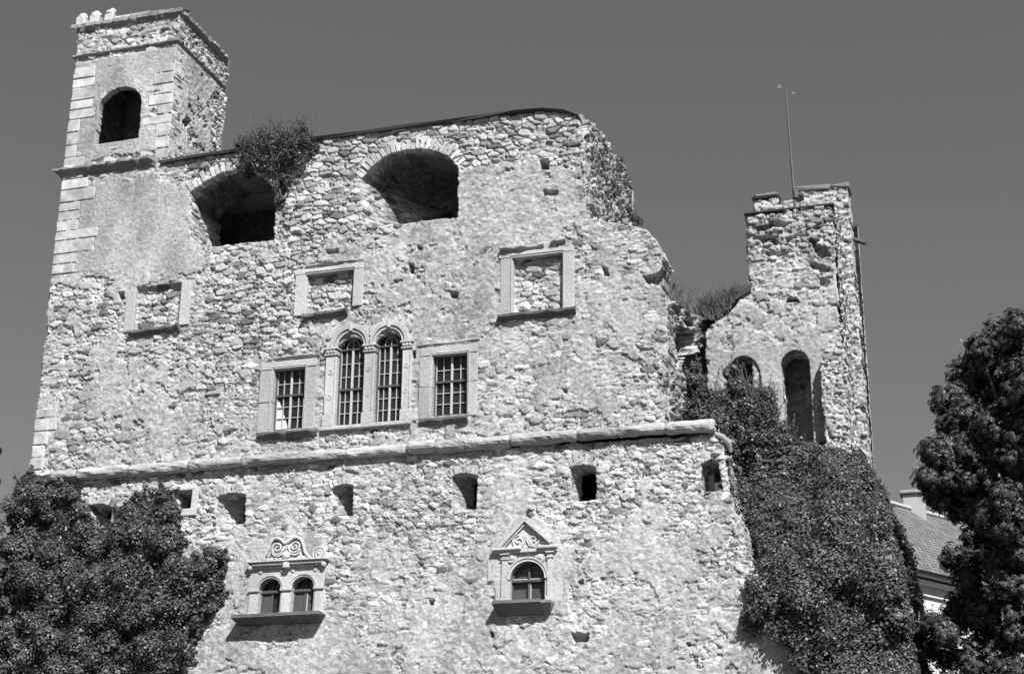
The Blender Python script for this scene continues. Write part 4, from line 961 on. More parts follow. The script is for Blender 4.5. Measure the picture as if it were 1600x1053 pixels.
# rear block with merlon gap
YR = 7.4; PRb = Plane((0, YR, 0)); xr0 = PRb.uv(1178, 330)[0]; xr1 = PRb.uv(1326, 330)[0]
zr1 = PRb.uv(1200, 312)[1]; zr2 = PRb.uv(1290, 296)[1]; zg = PRb.uv(1230, 314)[1]; g0 = PRb.uv(1217, 308)[0]; g1 = PRb.uv(1240, 306)[0]
rb = [(xr0, zB), (xr1+.15, zB), (xr1, zr2), (g1, zr2), (g1, zg), (g0, zg), (g0, zr2-.12), (xr0, zr2-.12)]
patch(cl, PRb, rb, (), .035, 1.0, .04, lambda u, v: masonry(u, v, 660, .25, .0, .15, 1.1), 660)
PRs = Plane((xr1+.02, YR, 0), (0, 1, 0), (-.012, 0, 1)); patch(cl, PRs, [(.0, zB), (3.2, zB), (3.2, zr2-.1), (.0, zr2)], [(PRs.poly([(1349, 665), (1356, 668), (1356, 690), (1350, 690)]), -.0, 0, .1)], .04, .0, .06, lambda u, v: masonry(u, v, 680, .35, .0, .3, 1.5), 680)
PRk = Plane((0, YR+3.2, 0), (-1, 0, 0), (0, 0, 1)); patch(cl, PRk, [(-xr1, zB), (7, zB), (7, uvT(1150, 478)[1]), (-xr0, uvT(1150, 478)[1]), (-xr0, zr2-.2), (-xr1, zr2-.2)], (), .1, .3, 0, lambda u, v: masonry(u, v, 690, .4, .0), 690)
PRi = Plane((0, YT+1.9, 0)); il = rt_out[0][0]-1.2
patch(cl, PRi, [(il, zB), (xr0+.5, zB), (xT1-.2, zB), (xT1-.2, uvT(1240, 480)[1]), (il, uvT(1240, 500)[1])], (), .06, .2, 0, lambda u, v: masonry(u, v, 700, .3, .04, .5), 700)
PRl2 = Plane((xT0, YR+3.2, 0), (0, -1, 0), (0, 0, 1)); patch(cl, PRl2, [(0, zB+3), (YR+3.2-YT, zB+3), (YR+3.2-YT, zT), (0, zT)], (), .07, .3, 0, lambda u, v: masonry(u, v, 710, .4, .02), 710)
cl.build('wall', M_STONE, rt)
mb = MB(); mb.tone = .3; zw = uvT(1150, 492)[1]; mb.box(il, xT0+.2, YT+.5, YR+3.0, zw-.5, zw-.3, .02); mb.build('floor_slab', M_DARKSTONE, rt); mb = MB(); mb.tone = .3; mb.box(xT0+.1, xT1-.1, YT+.3, YR+2.9, zT-.5, zT-.3, .02); mb.build('roof_slab', M_DARKSTONE, rt)
mb = MB(); e = zT+.0; mb.box(xT0-.10, xT1+.05, YT-.14, YT+.6, zT-.03+.02, zT+.07, .02, .12, .01); mb.build('coping', M_SLATE, rt)
mb = MB(); mb.tone = .32; mb.box(xr0-.05, g0, YR-.12, YR+.8, zr2-.12, zr2+.09, .06, None, .06); mb.box(g1, xr1-.55, YR-.12, YR+.8, zr2-.02, zr2+.18, .07, None, .06); mb.box(xr1-.53, xr1+.08, YR-.08, YR+.8, zr2-.02, zr2+.12, .05, .42, .05); mb.build('merlon_coping', M_SILL, rt)
mb = MB(); a = P(1322, 371, YR+.5); b = P(1353, 380, YR+.5); mb.tube([a, b], .085, 7); mb.build('beam_stub', M_WOOD, rt)
mb = MB(); a, b = uvT(1150, 466), uvT(1174, 452); mb.tone = .1; mb._add([(a[0], YT-.15, a[1]-.1), (b[0], YT-.15, b[1]-.1), (b[0], YT-.15, b[1]+.12), (a[0], YT-.15, a[1]+.05), (a[0], YT+1.5, a[1]-.1), (b[0], YT+1.5, b[1]-.1), (b[0], YT+1.5, b[1]+.12), (a[0], YT+1.5, a[1]+.05)], [(0, 1, 2, 3), (7, 6, 5, 4), (3, 2, 6, 7), (0, 4, 5, 1), (1, 5, 6, 2), (0, 3, 7, 4)], .06); mb.build('lean_to_roof', M_SLATE, rt)
# weather vane
vane = thing('weather_vane', 'thin leaning iron pole with a small vane on top of the ruined tower', 'weather vane')
YV = YT+.1; b0 = P(1243, 332, YV); b1 = P(1228, 141, YV); mb = MB(); d = b1-b0
mb.tube([b0, b0+d*.25, b0+d*.5, b0+d*.75, b1], [.055, .05, .042, .034, .026], 8); mb.build('pole', M_METAL, vane)
mb = MB(); c = P(1243, 304, YV); mb.tube([c-d*.03, c+d*.03], [.10, .10], 8); mb.box(c[0]-.05, c[0]+.22, c[1], c[1]+.5, c[2]-.05, c[2]+.05, .01); mb.build('bracket', M_METAL, vane)
mb = MB(); q = b1; mb.tube([q+np.array([-.22, -.08, .10]), q+np.array([.24, .08, -.14])], .018, 6)
mb.prism([(0, 0)]*3, 0, 0) if False else None
def flat(c, pts, th=.03):
    pts = [(a*.62, b*.62) for a, b in pts]; V = [(c[0]+a*.94, c[1]+a*.34-th/2, c[2]+b) for a, b in pts]+[(c[0]+a*.94, c[1]+a*.34+th/2, c[2]+b) for a, b in pts]; n = len(pts)
    mb._add(V, [tuple(range(n)), tuple(range(2*n-1, n-1, -1))]+[(i, n+i, n+(i+1) % n, (i+1) % n) for i in range(n)], .1)
flat(q+np.array([-.20, -.07, .10]), [(-.14, -.1), (.12, -.1), (.10, .06), (-.02, .22), (-.10, .08)]); flat(q+np.array([.24, .08, -.12]), [(-.10, -.04), (0, -.10), (.11, -.02), (.06, .09), (-.06, .06)])
mb.build('vane', M_METAL, vane)

# ================================================================== foliage
def leaf_quads(C, N, L, W=.62, tone=None, droop=.35, seed=0):
    """one folded four-cornered leaf per centre, facing N"""
    r = np.random.default_rng(seed); n = len(C); N = N/np.linalg.norm(N, axis=1, keepdims=True)
    T = r.normal(size=(n, 3)); T[:, 2] -= droop; T -= N*(T*N).sum(1, keepdims=True); T /= np.linalg.norm(T, axis=1, keepdims=True)
    B = np.cross(N, T); L = np.broadcast_to(L, (n,))[:, None]; w = L*W
    V = np.stack([C-T*L*.5, C+B*w*.5-N*L*.07+T*L*.05, C+T*L*.5-N*L*.10, C-B*w*.5-N*L*.07+T*L*.05], 1).reshape(-1, 3)
    Q = np.arange(4*n).reshape(n, 4); t = np.repeat(tone if tone is not None else np.full(n, .07), 4)
    return V, Q, t
def pts_in(poly, n, r):
    p = np.array(poly, float); lo, hi = p.min(0), p.max(0); out = []
    while sum(map(len, out)) < n:
        q = lo+(hi-lo)*r.random((n, 2)); out.append(q[in_poly(q[:, 0], q[:, 1], poly)])
    return np.concatenate(out)[:n]
def clumps(cl, centres, radii, outward, per, L, r, tone=(.04, .11), squash=1.0, up=.45, full=False):
    """leaf clumps: every centre gets a shell of leaves facing away from it"""
    n = len(centres); idx = np.repeat(np.arange(n), per)
    D = r.normal(size=(len(idx), 3)); D /= np.linalg.norm(D, axis=1, keepdims=True)
    if not full:
        o = outward[idx]; s = (D*o).sum(1, keepdims=True); D = np.where(s < -.15, D-2*s*o, D)
    rad = radii[idx][:, None]*(r.random((len(idx), 1))**.3)*(.75+.5*r.random((len(idx), 1))); C = centres[idx]+D*rad*np.array([1, 1, squash])
    Nn = D*1.0+r.normal(size=D.shape)*.38+np.array([0, 0, up])
    ct = r.random(n)[idx]; t = tone[0]+(tone[1]-tone[0])*(.55*r.random(len(idx))+.45*ct)
    cl.add(*leaf_quads(C, Nn, L*(.6+.8*r.random(len(idx))), .75, t, .5, int(r.integers(1e6))))

def edge_limit(c, poly, rad, px_m=44):
    d = np.full(len(c), 1e9); n = len(poly)
    for a in range(n):
        p, q = np.array(poly[a], float), np.array(poly[(a+1) % n], float); e = q-p
        t = np.clip(((c-p) @ e)/(e @ e), 0, 1)[:, None]; d = np.minimum(d, np.linalg.norm(c-p-t*e, axis=1))
    return np.minimum(rad, .07+d/px_m)
def runners(cl, poly, place, r):
    """short trailing shoots over the edge of an ivy patch"""
    n = len(poly); W = []
    for i in range(n):
        a, b = np.array(poly[i], float), np.array(poly[(i+1) % n], float); L = np.linalg.norm(b-a)
        if max(a[1], b[1]) > 1080: continue
        for k in range(int(L/9)+1):
            q = a+(b-a)*r.random(); d = np.array([r.normal(), r.normal()+.2])*6
            for t in np.linspace(0, 1, 4): W.append(place(q+d*t*(.5+r.random())))
    W = np.array(W); clumps(cl, W, .05+.09*r.random(len(W)), np.tile([0, -1., 0], (len(W), 1)), 11, .10, r, (.05, .14))
# ivy on the left of the lower wall
def ivy_left():
    r = np.random.default_rng(5)
    poly = [(-60, 800), (-10, 880), (8, 880), (18, 850), (25, 800), (28, 770), (42, 745), (52, 738), (75, 748), (110, 757), (128, 775), (140, 800), (150, 830), (172, 836), (190, 800), (215, 778), (245, 764), (272, 770), (282, 800), (288, 850), (285, 868), (292, 880), (315, 878), (340, 862), (357, 864), (352, 890), (350, 935), (340, 955), (318, 968), (312, 1000), (296, 1040), (270, 1060), (240, 1130), (-60, 1130)]
    c = pts_in(poly, 430, r); W = []
    for px, py in c:
        u, v = PR.uv(px, py); W.append(PR.w(u, v, .02+.7*r.random()**1.3+.95*float(noise2(np.array([u*1.1]), np.array([v*1.1]), 4)[0])))
    W = np.array(W); out = np.tile(np.array([.15, -1, .1])/1.02, (len(W), 1))
    cl = Cloud(); clumps(cl, W, edge_limit(c, poly, .22+.36*r.random(len(W))**1.5), out, 330, .088, r, (.05, .17))
    c = pts_in(poly, 16000, r); u = []; 
    W = np.array([PR.w(*PR.uv(*p), .06+.12*r.random()) for p in c]); cl.add(*leaf_quads(W, np.tile([0, -1., .2], (len(W), 1))+r.normal(size=W.shape)*.4, .14, .75, .03+.05*r.random(len(W)), .6, 8))
    runners(cl, poly, lambda q: PR.w(*PR.uv(*q), .10), r)
    o = cl.build('ivy', M_LEAF); tag(o, 'dense dark ivy covering the left part of the lower castle wall', 'ivy')
ivy_left()
# bank and ivy on the right below the ruined tower
def YI(px, py):
    return 4.5+(-.55-4.5)*float(sstep(690, 930, np.array([py+ (px-1200)*.12])))
def ivy_right():
    r = np.random.default_rng(6)
    poly = [(1128, 690), (1150, 640), (1180, 640), (1210, 660), (1240, 690), (1280, 708), (1320, 705), (1345, 722), (1362, 745), (1384, 790), (1392, 830), (1405, 880), (1415, 960), (1428, 1053), (1436, 1140), (1290, 1140), (1262, 1070), (1240, 1035), (1222, 1004), (1190, 1000), (1160, 985), (1165, 960), (1180, 935), (1170, 915), (1168, 885), (1196, 880), (1185, 850), (1168, 835), (1160, 808), (1145, 780), (1138, 740)]
    c = pts_in(poly, 560, r); W = np.array([P(px, py, YI(px, py)-(.0+.8*r.random()**1.3)*np.interp(px, [1170, 1300], [.35, 1])) for px, py in c])
    W += np.array([0, -1, .3])*(1.15*fbm(W[:, 0]*.65, W[:, 2]*.65, 9, 3)*np.interp(c[:, 0], [1170, 1300], [.25, 1]))[:, None]
    out = np.tile(np.array([.25, -.85, .45]), (len(W), 1))
    cl = Cloud(); clumps(cl, W, edge_limit(c, poly, .24+.42*r.random(len(W))**1.5), out, 340, .088, r, (.05, .18))
    c = pts_in(poly, 14000, r); W = np.array([P(px, py, YI(px, py)+.15*r.random()) for px, py in c]); cl.add(*leaf_quads(W, np.tile([.2, -1., .5], (len(W), 1))+r.normal(size=W.shape)*.4, .15, .75, .03+.05*r.random(len(W)), .6, 8))
    e = np.array([P(np.interp(y, [690, 745, 790, 880, 960, 1053, 1200], [1325, 1345, 1368, 1388, 1398, 1408, 1416]), y, max(YI(1380, y)+.55, .35)) for y in 700+480*r.random(420)]); e += np.array([.05, 0, 0])+r.random((420, 1))*np.array([.28, 6.5, 0]); clumps(cl, e, .18+.15*r.random(420), np.tile([1., -.1, .2], (420, 1)), 60, .11, r, (.03, .09))
    # paler new shoots near the top
    c = pts_in([(1150, 660), (1240, 690), (1340, 730), (1380, 800), (1300, 800), (1180, 740)], 260, r); W = np.array([P(px, py, YI(px, py)-.45-.2*r.random()) for px, py in c]); clumps(cl, W, np.full(len(W), .22), np.tile([.25, -.85, .45], (len(W), 1)), 18, .12, r, (.08, .15))
    runners(cl, poly, lambda q: P(q[0], q[1], YI(*q)-.05), r)
    o = cl.build('ivy', M_LEAF); tag(o, 'great mass of ivy sprawling down beneath the ruined tower at right', 'ivy')
    
    xs = np.arange(1060, 1441, 10.); ys = np.arange(690, 1261, 10.); g = []
    for py in ys:
        for px in xs:
            lim = np.interp(py, [690, 745, 790, 880, 960, 1053, 1260], [1325, 1345, 1368, 1388, 1398, 1408, 1420]); g.append(P(min(px, lim), py, max(YI(min(px, lim), py)+.55, .35)))
    g = np.array(g); n0, n1 = len(ys), len(xs); idx = np.arange(n0*n1).reshape(n0, n1); Q = np.stack([idx[1:, :-1], idx[1:, 1:], idx[:-1, 1:], idx[:-1, :-1]], -1).reshape(-1, 4)
    edge = idx[:, -1]; back = g[edge]+np.array([.3, 7., 0]); topb = g[idx[0]]+np.array([0, 2.5, 0])
    V = np.concatenate([g, back]); k = len(g)+np.arange(n0); Q2 = np.stack([edge[1:], k[1:], k[:-1], edge[:-1]], -1)
    me = np_mesh('bank', V, np.concatenate([Q, Q2]), np.full(len(V), .07), True); o = link('bank', me, M_DARKSTONE); o['kind'] = 'structure'
ivy_right()
def bush(name, label, cat, blobs, Y, L=.09, per=150, tone=(.06, .14), seed=1, n_in=7, group=None, stems=True, spriggy=0):
    r = np.random.default_rng(seed); root = thing(name, label, cat, group=group); cl = Cloud(); C = []; R = []; sprigs = []
    for (px, py, rp_) in blobs:
        p = P(px, py, Y); s = rp_*np.linalg.norm(p-CAM)/F_PX
        for k in range(n_in):
            d = r.normal(size=3); d /= np.linalg.norm(d); C.append(p+d*s*.62*r.random()**.5); R.append(s*(.28+.25*r.random()))
    C = np.array(C); clumps(cl, C, np.array(R), np.tile([0, -1., 0], (len(C), 1)), per, L, r, tone, full=True)
    if spriggy:
        for (px, py, rp_) in blobs:
            p = P(px, py, Y); s = rp_*np.linalg.norm(p-CAM)/F_PX
            for k in range(spriggy):
                a = p+r.normal(size=3)*s*.4; b = a+np.array([r.normal()*.25, r.normal()*.25, .35+.65*r.random()])*s*1.15; n = 22; t = r.random(n)[:, None]; sprigs.append((a, b))
                q = a+(b-a)*t+r.normal(size=(n, 3))*.022*(1.2-t); cl.add(*leaf_quads(q, r.normal(size=(n, 3))+np.array([0, -.5, .3]), L*.8, .45, tone[0]+(tone[1]-tone[0])*r.random(n), -.6, int(r.integers(1e6))))
    cl.build('foliage', M_LEAF, root)
    if sprigs:
        mb = MB()
        root_pt = C.mean(0)*.75+min(C, key=lambda q: q[2])*.25
        for a, b in sprigs: mb.tube([root_pt, (root_pt+a)/2+r.normal(size=3)*.06, a, (a+b)/2, b], [.016, .014, .012, .009, .004], 4, .09)
        mb.build('twigs', M_BARK, root)
    if stems:
        mb = MB(); low = min(C, key=lambda c: c[2]); base = np.array([C[:, 0].mean(), Y+.15, C[:, 2].min()-.25])
        for k in range(0, len(C), 3):
            m = (base+C[k])/2+r.normal(size=3)*.08; mb.tube([base, m, C[k]], [.035, .025, .01], 5, .1)
        mb.build('stem', M_BARK, root)
    return root
bush('shrub', 'bushy shrub growing on the castle roof edge above the left arched opening', 'shrub',
     [(400, 255, 30), (430, 240, 38), (455, 225, 34), (470, 250, 28), (440, 262, 30), (482, 222, 18), (395, 228, 22), (385, 265, 20), (415, 215, 22), (445, 285, 16), (470, 205, 14), (436, 296, 14), (440, 315, 9), (490, 232, 14), (410, 240, 30), (440, 228, 34), (465, 240, 32), (385, 240, 18), (420, 268, 26), (376, 226, 10)], -.1, .07, 105, (.05, .15), 3, 8, None, False, 22)
bush('shrub', 'leafy bush in the gap between castle front and arcade, beside the broken side wall', 'shrub',
     [(1085, 600, 26), (1075, 640, 32), (1100, 625, 28), (1112, 660, 34), (1068, 590, 16), (1085, 575, 12), (1062, 660, 20)], 3.2, .08, 190, (.07, .19), 4, 9, None, True, 14)
bush('shrub', 'tall bush growing up in front of the left arch of the ruined tower', 'shrub',
     [(1152, 600, 26), (1142, 582, 16), (1160, 640, 38), (1192, 650, 32), (1132, 655, 34), (1195, 620, 24), (1165, 615, 30), (1205, 655, 28), (1180, 690, 34), (1235, 700, 24), (1125, 625, 20), (1230, 675, 14), (1205, 640, 16), (1170, 675, 30), (1215, 680, 22), (1140, 690, 26)], 4.0, .08, 190, (.08, .21), 5, 9, None, True, 16)
bush('shrub', 'small dark tuft of leaves on the right flank of the ruined tower', 'shrub', [(1337, 520, 9), (1342, 530, 8), (1345, 538, 5)], 7.6, .08, 60, (.03, .08), 6, 6, None, True, 4)
bush('shrub', 'thin sprigs on the ledge where the castle front steps down', 'shrub', [(990, 340, 9), (1000, 348, 7), (984, 330, 6)], 1.5, .06, 26, (.06, .14), 7, 4, None, True, 18)
def creeper(label, polyp, pl, n, seed, off=.25, L=.07, tone=(.05, .13), sz=.11):
    r = np.random.default_rng(seed); c = pts_in(polyp, n, r); W = np.array([pl.w(*pl.uv(*p), off*(.6+.5*r.random())) for p in c])
    cl = Cloud(); clumps(cl, W, sz*(.6+.8*r.random(n)), np.tile(pl.N, (n, 1)), 12, L, r, tone)
    o = cl.build('creeper', M_LEAF); tag(o, label, 'creeper')
creeper('thin creeper clinging to the broken end of the upper castle storey', [(918, 215), (950, 238), (978, 285), (978, 345), (940, 348), (920, 300)], PS1, 75, 21, .28)
creeper('straggling creeper on the right edge of the rampart wall', [(1110, 690), (1150, 690), (1165, 800), (1150, 830), (1136, 780), (1125, 730)], PR, 60, 22, -.2, .09)
creeper('sparse weeds in the joints under the roof edge of the castle', [(255, 256), (340, 246), (365, 240), (350, 262), (300, 270)], PF, 12, 23, .1, .06)
def grass(label, poly, Y, n, seed, hgt=.5):
    r = np.random.default_rng(seed); c = pts_in(poly, n, r); V = []; 
    for px, py in c:
        p = P(px, py, Y+r.random()*.9); h = hgt*(.5+.8*r.random()); b = np.array([r.normal()*.35-.1, r.normal()*.3, 1])*h; w = np.array([.012, .004, 0])
        V += [p-w, p+w, p+b*.6+w*.8+np.array([r.normal()*.04, 0, 0]), p+b*.6-w*.8]
        V += [p+b*.6-w*.8, p+b*.6+w*.8, p+b*1.0+w*.2+np.array([b[0]*.4, 0, -.06]), p+b*1.0-w*.2+np.array([b[0]*.4, 0, -.06])]
    V = np.array(V); me = np_mesh('grass_tuft', V, np.arange(len(V)).reshape(-1, 4), np.repeat(.06+.1*r.random(len(V)//4), 4)); o = link('grass_tuft', me, M_GRASS); tag(o, label, 'grass')
grass('tall dry grass on top of the low wall left of the ruined tower', [(1085, 492), (1105, 500), (1120, 502), (1148, 486), (1156, 468), (1130, 478), (1100, 486)], YT+.1, 1500, 31, .62)
grass('wispy grass on the broken top corner beside the low wall', [(1042, 470), (1062, 480), (1085, 494), (1075, 480), (1050, 466)], .9, 240, 32, .5)

# ------------------------------------------------------------------ chestnut tree at the right edge
def chestnut():
    r = np.random.default_rng(9); Y0 = 1.5
    root = thing('chestnut_tree', 'large dark leafy chestnut tree with pale flower spikes at the right edge', 'tree')
    lobes = [(1592, 520, 34), (1560, 530, 34), (1528, 552, 32), (1500, 580, 30), (1484, 610, 26), (1540, 600, 46), (1600, 590, 60), (1500, 650, 38), (1472, 650, 18), (1455, 700, 24), (1440, 735, 15), (1470, 735, 36), (1530, 700, 60), (1600, 700, 70), (1460, 770, 20), (1495, 780, 40), (1560, 790, 60), (1620, 800, 70), (1520, 840, 44), (1480, 860, 18), (1575, 880, 60), (1505, 890, 30), (1540, 940, 55), (1490, 945, 36), (1468, 975, 22), (1600, 960, 70), (1480, 1010, 30), (1530, 1030, 60), (1475, 1060, 24), (1600, 1060, 70), (1530, 1110, 70), (1680, 640, 90), (1700, 800, 100), (1690, 950, 100), (1640, 540, 50), (1700, 1080, 90), (1600, 640, 70), (1575, 700, 60), (1580, 570, 40), (1550, 660, 50), (1560, 740, 60), (1520, 740, 44), (1610, 860, 80), (1560, 980, 70), (1500, 700, 36), (1452, 690, 20), (1440, 742, 15), (1470, 560+55, 20), (1455, 1000, 22), (1448, 960, 14), (1520, 530, 20), (1550, 508, 18), (1580, 494, 18)]
    C = []; R = []; D = []; lobes = [(a+8, b+10, c) for a, b, c in lobes]
    for (px, py, rr) in lobes:
        p = P(px, py, Y0+r.normal()*.8); s = rr*np.linalg.norm(p-CAM)/F_PX; k = max(6, int(rr*.62))
        for _ in range(k):
            d = r.normal(size=3); d /= np.linalg.norm(d); C.append(p+d*s*.72*r.random()**.33); R.append(.16+.14*r.random()); D.append(d)
    C = np.array(C); D = np.array(D); R = np.array(R); cl = Cloud()
    # each clump: several palmate leaves of drooping leaflets
    per = 26; n = len(C)*per; idx = np.repeat(np.arange(len(C)), per); d = r.normal(size=(n, 3)); d /= np.linalg.norm(d, axis=1, keepdims=True)
    c0 = C[idx]+d*R[idx][:, None]*(.6+.9*r.random(n))[:, None]; ax = d+np.array([0, 0, .6])+D[idx]*.5; ax /= np.linalg.norm(ax, axis=1, keepdims=True)
    t1 = np.cross(ax, r.normal(size=(n, 3))); t1 /= np.linalg.norm(t1, axis=1, keepdims=True); t2 = np.cross(ax, t1)
    tone = .035+.06*r.random(n)
    for k in range(6):
        w = 2*math.pi*k/6; dirn = math.cos(w)*t1+math.sin(w)*t2-ax*.35; dirn /= np.linalg.norm(dirn, axis=1, keepdims=True); side = np.cross(ax, dirn); L = (.09+.055*r.random(n))[:, None]
        V = np.stack([c0, c0+dirn*L*.6+side*L*.25, c0+dirn*L-ax*L*.15, c0+dirn*L*.6-side*L*.25], 1).reshape(-1, 3)
        cl.add(V, np.arange(4*n).reshape(n, 4), np.repeat(tone, 4))
    # flower spikes stand on the outside of the crown
    pick = r.choice(len(C), 170, replace=False); b = C[pick]+D[pick]*.25; m = 26; i2 = np.repeat(np.arange(len(b)), m); t = r.random(len(i2))
    q = b[i2]+np.stack([r.normal(size=len(i2))*.05*(1.1-t), r.normal(size=len(i2))*.05*(1.1-t), t*.32+.08], 1)
    cl.build('crown', M_TREE, root)
    c2 = Cloud(); c2.add(*leaf_quads(q, r.normal(size=q.shape), .06, .8, .30+.2*r.random(len(q)), 0, 4)); o = c2.build('flower_spikes', M_TREE, root); o['kind'] = 'stuff'
    mb = MB(); g = P(1655, 1053, Y0); zg = 4.6; base = np.array([g[0], Y0, zg-.6])
    mb.tube([base, base+np.array([.1, 0, 2.5]), base+np.array([0, .1, 4.5]), base+np.array([-.2, 0, 6.5]), base+np.array([-.3, 0, 8])], [.5, .4, .32, .2, .06], 10, .1); mb.build('trunk', M_BARK, root)
    mb = MB()
    for (px, py, rr) in lobes[::2]:
        p = P(px, py, Y0); k = max(zg+2, p[2]-2.5); s = np.array([base[0]-.1, Y0, min(k, zg+6.5)]); mb.tube([s, (s+p)/2+np.array([0, 0, .35]), p], [.12, .07, .02], 6, .1)
    mb.build('branch', M_BARK, root)
chestnut()
bush('shaded_ivy_edge', 'dark narrow leaf mass between the ivy and the white house, added as the shaded ivy edge', 'tree',
     [(1406, 868, 16), (1416, 900, 20), (1426, 940, 22), (1432, 990, 26), (1430, 1040, 28), (1432, 1090, 30), (1428, 1140, 34), (1425, 1190, 34)], 1.8, .11, 90, (.015, .035), 12, 9, None, True)  # added leaf mass; near-black tone stands in for shade on the ivy side
bush('leafy_tree', 'tree showing only a few leaf tips at the left edge of the photo', 'tree',
     [(-40, 700, 40), (-6, 705, 9), (-60, 780, 50), (-4, 752, 5), (-90, 850, 60), (-110, 960, 70)], -3.0, .13, 90, (.03, .08), 13, 9)

# ------------------------------------------------------------------ houses behind
def tiled(name, tone, scale):
    m, nt, b = mat_new(name); geo = nt.nodes.new('ShaderNodeTexCoord'); br = nt.nodes.new('ShaderNodeTexBrick')
    nt.links.new(geo.outputs['UV'], br.inputs['Vector']); br.inputs['Scale'].default_value = scale; br.inputs['Mortar Size'].default_value = .03
    br.inputs['Color1'].default_value = (tone,)*3+(1,); br.inputs['Color2'].default_value = (tone*.6,)*3+(1,); br.inputs['Mortar'].default_value = (tone*.35,)*3+(1,)
    br.inputs['Brick Width'].default_value = .35; br.inputs['Row Height'].default_value = .28
    nt.links.new(br.outputs[0], b.inputs['Base Color']); b.inputs['Roughness'].default_value = .85
    bp = nt.nodes.new('ShaderNodeBump'); bp.inputs['Distance'].default_value = .05; nt.links.new(br.outputs['Fac'], bp.inputs['Height']); bp.invert = True; nt.links.new(bp.outputs[0], b.inputs['Normal'])
    return m
M_TILE = tiled('grey roof tiles', .17, 1.0)
M_WHITE = stone_mat('white render', 1.0, .15, .006, 25)
def roof_sheet(name, A, B, Cc, D, mat, parent, th=.12):
    """thick sloping sheet with corners A,B (eave), Cc,D (ridge) and metre UVs"""
    A, B, Cc, D = (np.array(q, float) for q in (A, B, Cc, D)); n = np.cross(B-A, D-A); n /= np.linalg.norm(n)
    V = [A, B, Cc, D, A-n*th, B-n*th, Cc-n*th, D-n*th]; me = bpy.data.meshes.new(name)
    me.from_pydata([tuple(v) for v in V], [], [(0, 1, 2, 3), (7, 6, 5, 4), (0, 4, 5, 1), (1, 5, 6, 2), (2, 6, 7, 3), (3, 7, 4, 0)]); uvl = me.uv_layers.new(name='UVMap')
    e = (B-A)/np.linalg.norm(B-A); f = np.cross(n, e)
    for l in me.loops: v = V[l.vertex_index]-A; uvl.data[l.index].uv = (float(v @ e), float(v @ f))
    return link(name, me, mat, parent)
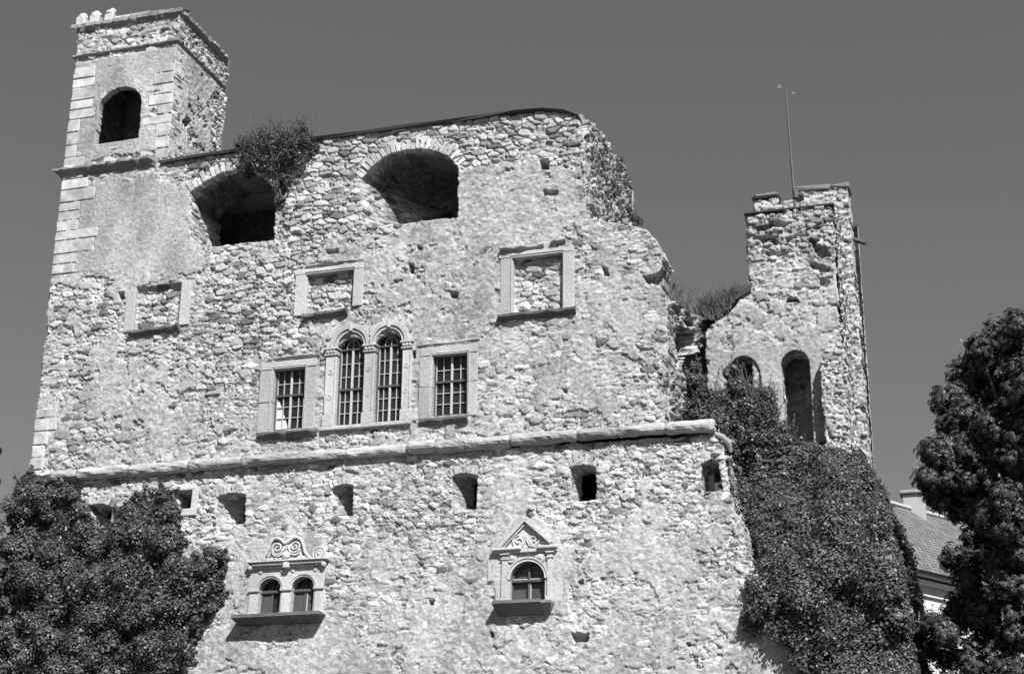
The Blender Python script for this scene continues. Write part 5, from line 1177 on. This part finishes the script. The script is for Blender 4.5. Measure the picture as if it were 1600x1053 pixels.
def house_right():
    h = thing('white_house', 'white house with grey tiled roof and chimney, half hidden behind the chestnut tree', 'house')
    az = math.radians(30.2); ax = np.array([math.sin(az), math.cos(az), 0]); nr = np.array([math.cos(az), -math.sin(az), 0])   # ridge direction, front normal
    e0 = P(1428, 884, 24.0); r0 = P(1388, 787, 30.0)
    ze = e0[2]; zr_ = r0[2]
    S = e0-ax*14; L = 36.0
    run = 5.2; rz = ze + 5.0
    # ridge placed so that its near stretch passes behind the ivy where the photo shows it
    k = (np.dot(r0-e0, -nr)); run = max(3.5, k); rz = zr_
    E0 = S; E1 = S+ax*L; G0 = S-nr*run; G0[2] = rz; G1 = G0+ax*L
    roof_sheet('roof', E0+nr*.35-np.array([0, 0, .2]), E1+nr*.35-np.array([0, 0, .2]), G1, G0, M_TILE, h)
    F0 = S-nr*2*run; F1 = F0+ax*L
    roof_sheet('roof', F1-nr*.35-np.array([0, 0, .2]), F0-nr*.35-np.array([0, 0, .2]), G0+np.array([0, 0, .003]), G1+np.array([0, 0, .003]), M_TILE, h)
    mb = MB(); mb.tone = .5; w0 = S-nr*.45; w1 = w0+ax*L; b0 = F0+nr*.45; b1 = b0+ax*L; zb0 = 4.0; zt = ze-.35
    V = [(*w0[:2], zb0), (*w1[:2], zb0), (*b1[:2], zb0), (*b0[:2], zb0), (*w0[:2], zt), (*w1[:2], zt), (*b1[:2], zt), (*b0[:2], zt), (*G0[:2], rz-.3), (*G1[:2], rz-.3)]
    mb._add(V, [(0, 1, 5, 4), (1, 2, 6, 9, 5), (2, 3, 7, 6), (3, 0, 4, 8, 7)], .5); mb.build('wall', M_WHITE, h)
    for (dz, d, th, t) in ((-.28, .40, .10, .6), (-.62, .2, .22, .62), (-1.05, .12, .12, .6)):
        mb = MB(); a = w0+nr*d; b = w1+nr*d; z = ze+dz; V = [(*a[:2], z), (*b[:2], z), (*b[:2], z+th), (*a[:2], z+th), (*w0[:2], z), (*w1[:2], z), (*w1[:2], z+th), (*w0[:2], z+th)]
        mb._add(V, [(0, 1, 2, 3), (3, 2, 6, 7), (0, 4, 5, 1), (1, 5, 6, 2), (0, 3, 7, 4)], t); mb.build('eaves_cornice', M_WHITE, h)
    mb = MB(); mb.tone = .55; n = 40
    pts = [G0+(G1-G0)*i/n+np.array([0, 0, .06+random.uniform(-.01, .01)]) for i in range(n+1)]; mb.tube(pts, .14, 7, .36); mb.build('ridge_tiles', M_WHITE, h)
    c = P(1429, 795, 0); d = CF+CR*(1429-800)/F_PX-CU*(795-526.5)/F_PX
    # chimney stands on the ridge where the sight line crosses it
    best = min(range(400), key=lambda i: abs((lambda q: (q @ CR)/(q @ CF)*F_PX+800)(G0+(G1-G0)*i/400-CAM)-1429)); q = G0+(G1-G0)*best/400
    mb = MB(); mb.tone = .36; s = .5; mb.box(q[0]-s, q[0]+s, q[1]-s*.8, q[1]+s*.8, q[2]-.8, q[2]+.75, .03); ch = mb.build('chimney', M_WHITE, h)
    mb = MB(); mb.tone = .35; mb.box(q[0]-s*1.25, q[0]+s*1.25, q[1]-s*1.1, q[1]+s*1.1, q[2]+.753, q[2]+.92, .03); mb.build('chimney_cap', M_DARKSTONE, ch)
house_right()
def house_left():
    h = thing('low_house', 'low house with a ribbed tile roof peeping out behind the ivy at the left edge', 'house')
    a = P(-160, 842, 14); b = P(40, 812, 14); e = P(-60, 905, 8)
    x0, x1 = a[0]-6, b[0]+.8; zr_ = (b[2]); ze = e[2]-.3
    roof_sheet('roof', (x0, 7.8, ze), (x1, 7.8, ze), (x1, 14, zr_), (x0, 14, zr_), M_TILE, h); roof_sheet('roof', (x1, 20.2, ze), (x0, 20.2, ze), (x0, 14, zr_+.003), (x1, 14, zr_+.003), M_TILE, h)
    mb = MB(); mb.tone = .5; V = [(x0+.3, 8.2, 4), (x1-.3, 8.2, 4), (x1-.3, 19.8, 4), (x0+.3, 19.8, 4), (x0+.3, 8.2, ze), (x1-.3, 8.2, ze), (x1-.3, 19.8, ze), (x0+.3, 19.8, ze), (x0+.3, 14, zr_-.2), (x1-.3, 14, zr_-.2)]
    mb._add(V, [(0, 1, 5, 4), (1, 2, 6, 9, 5), (2, 3, 7, 6), (3, 0, 4, 8, 7)], .5); mb.build('wall', M_WHITE, h)
house_left()
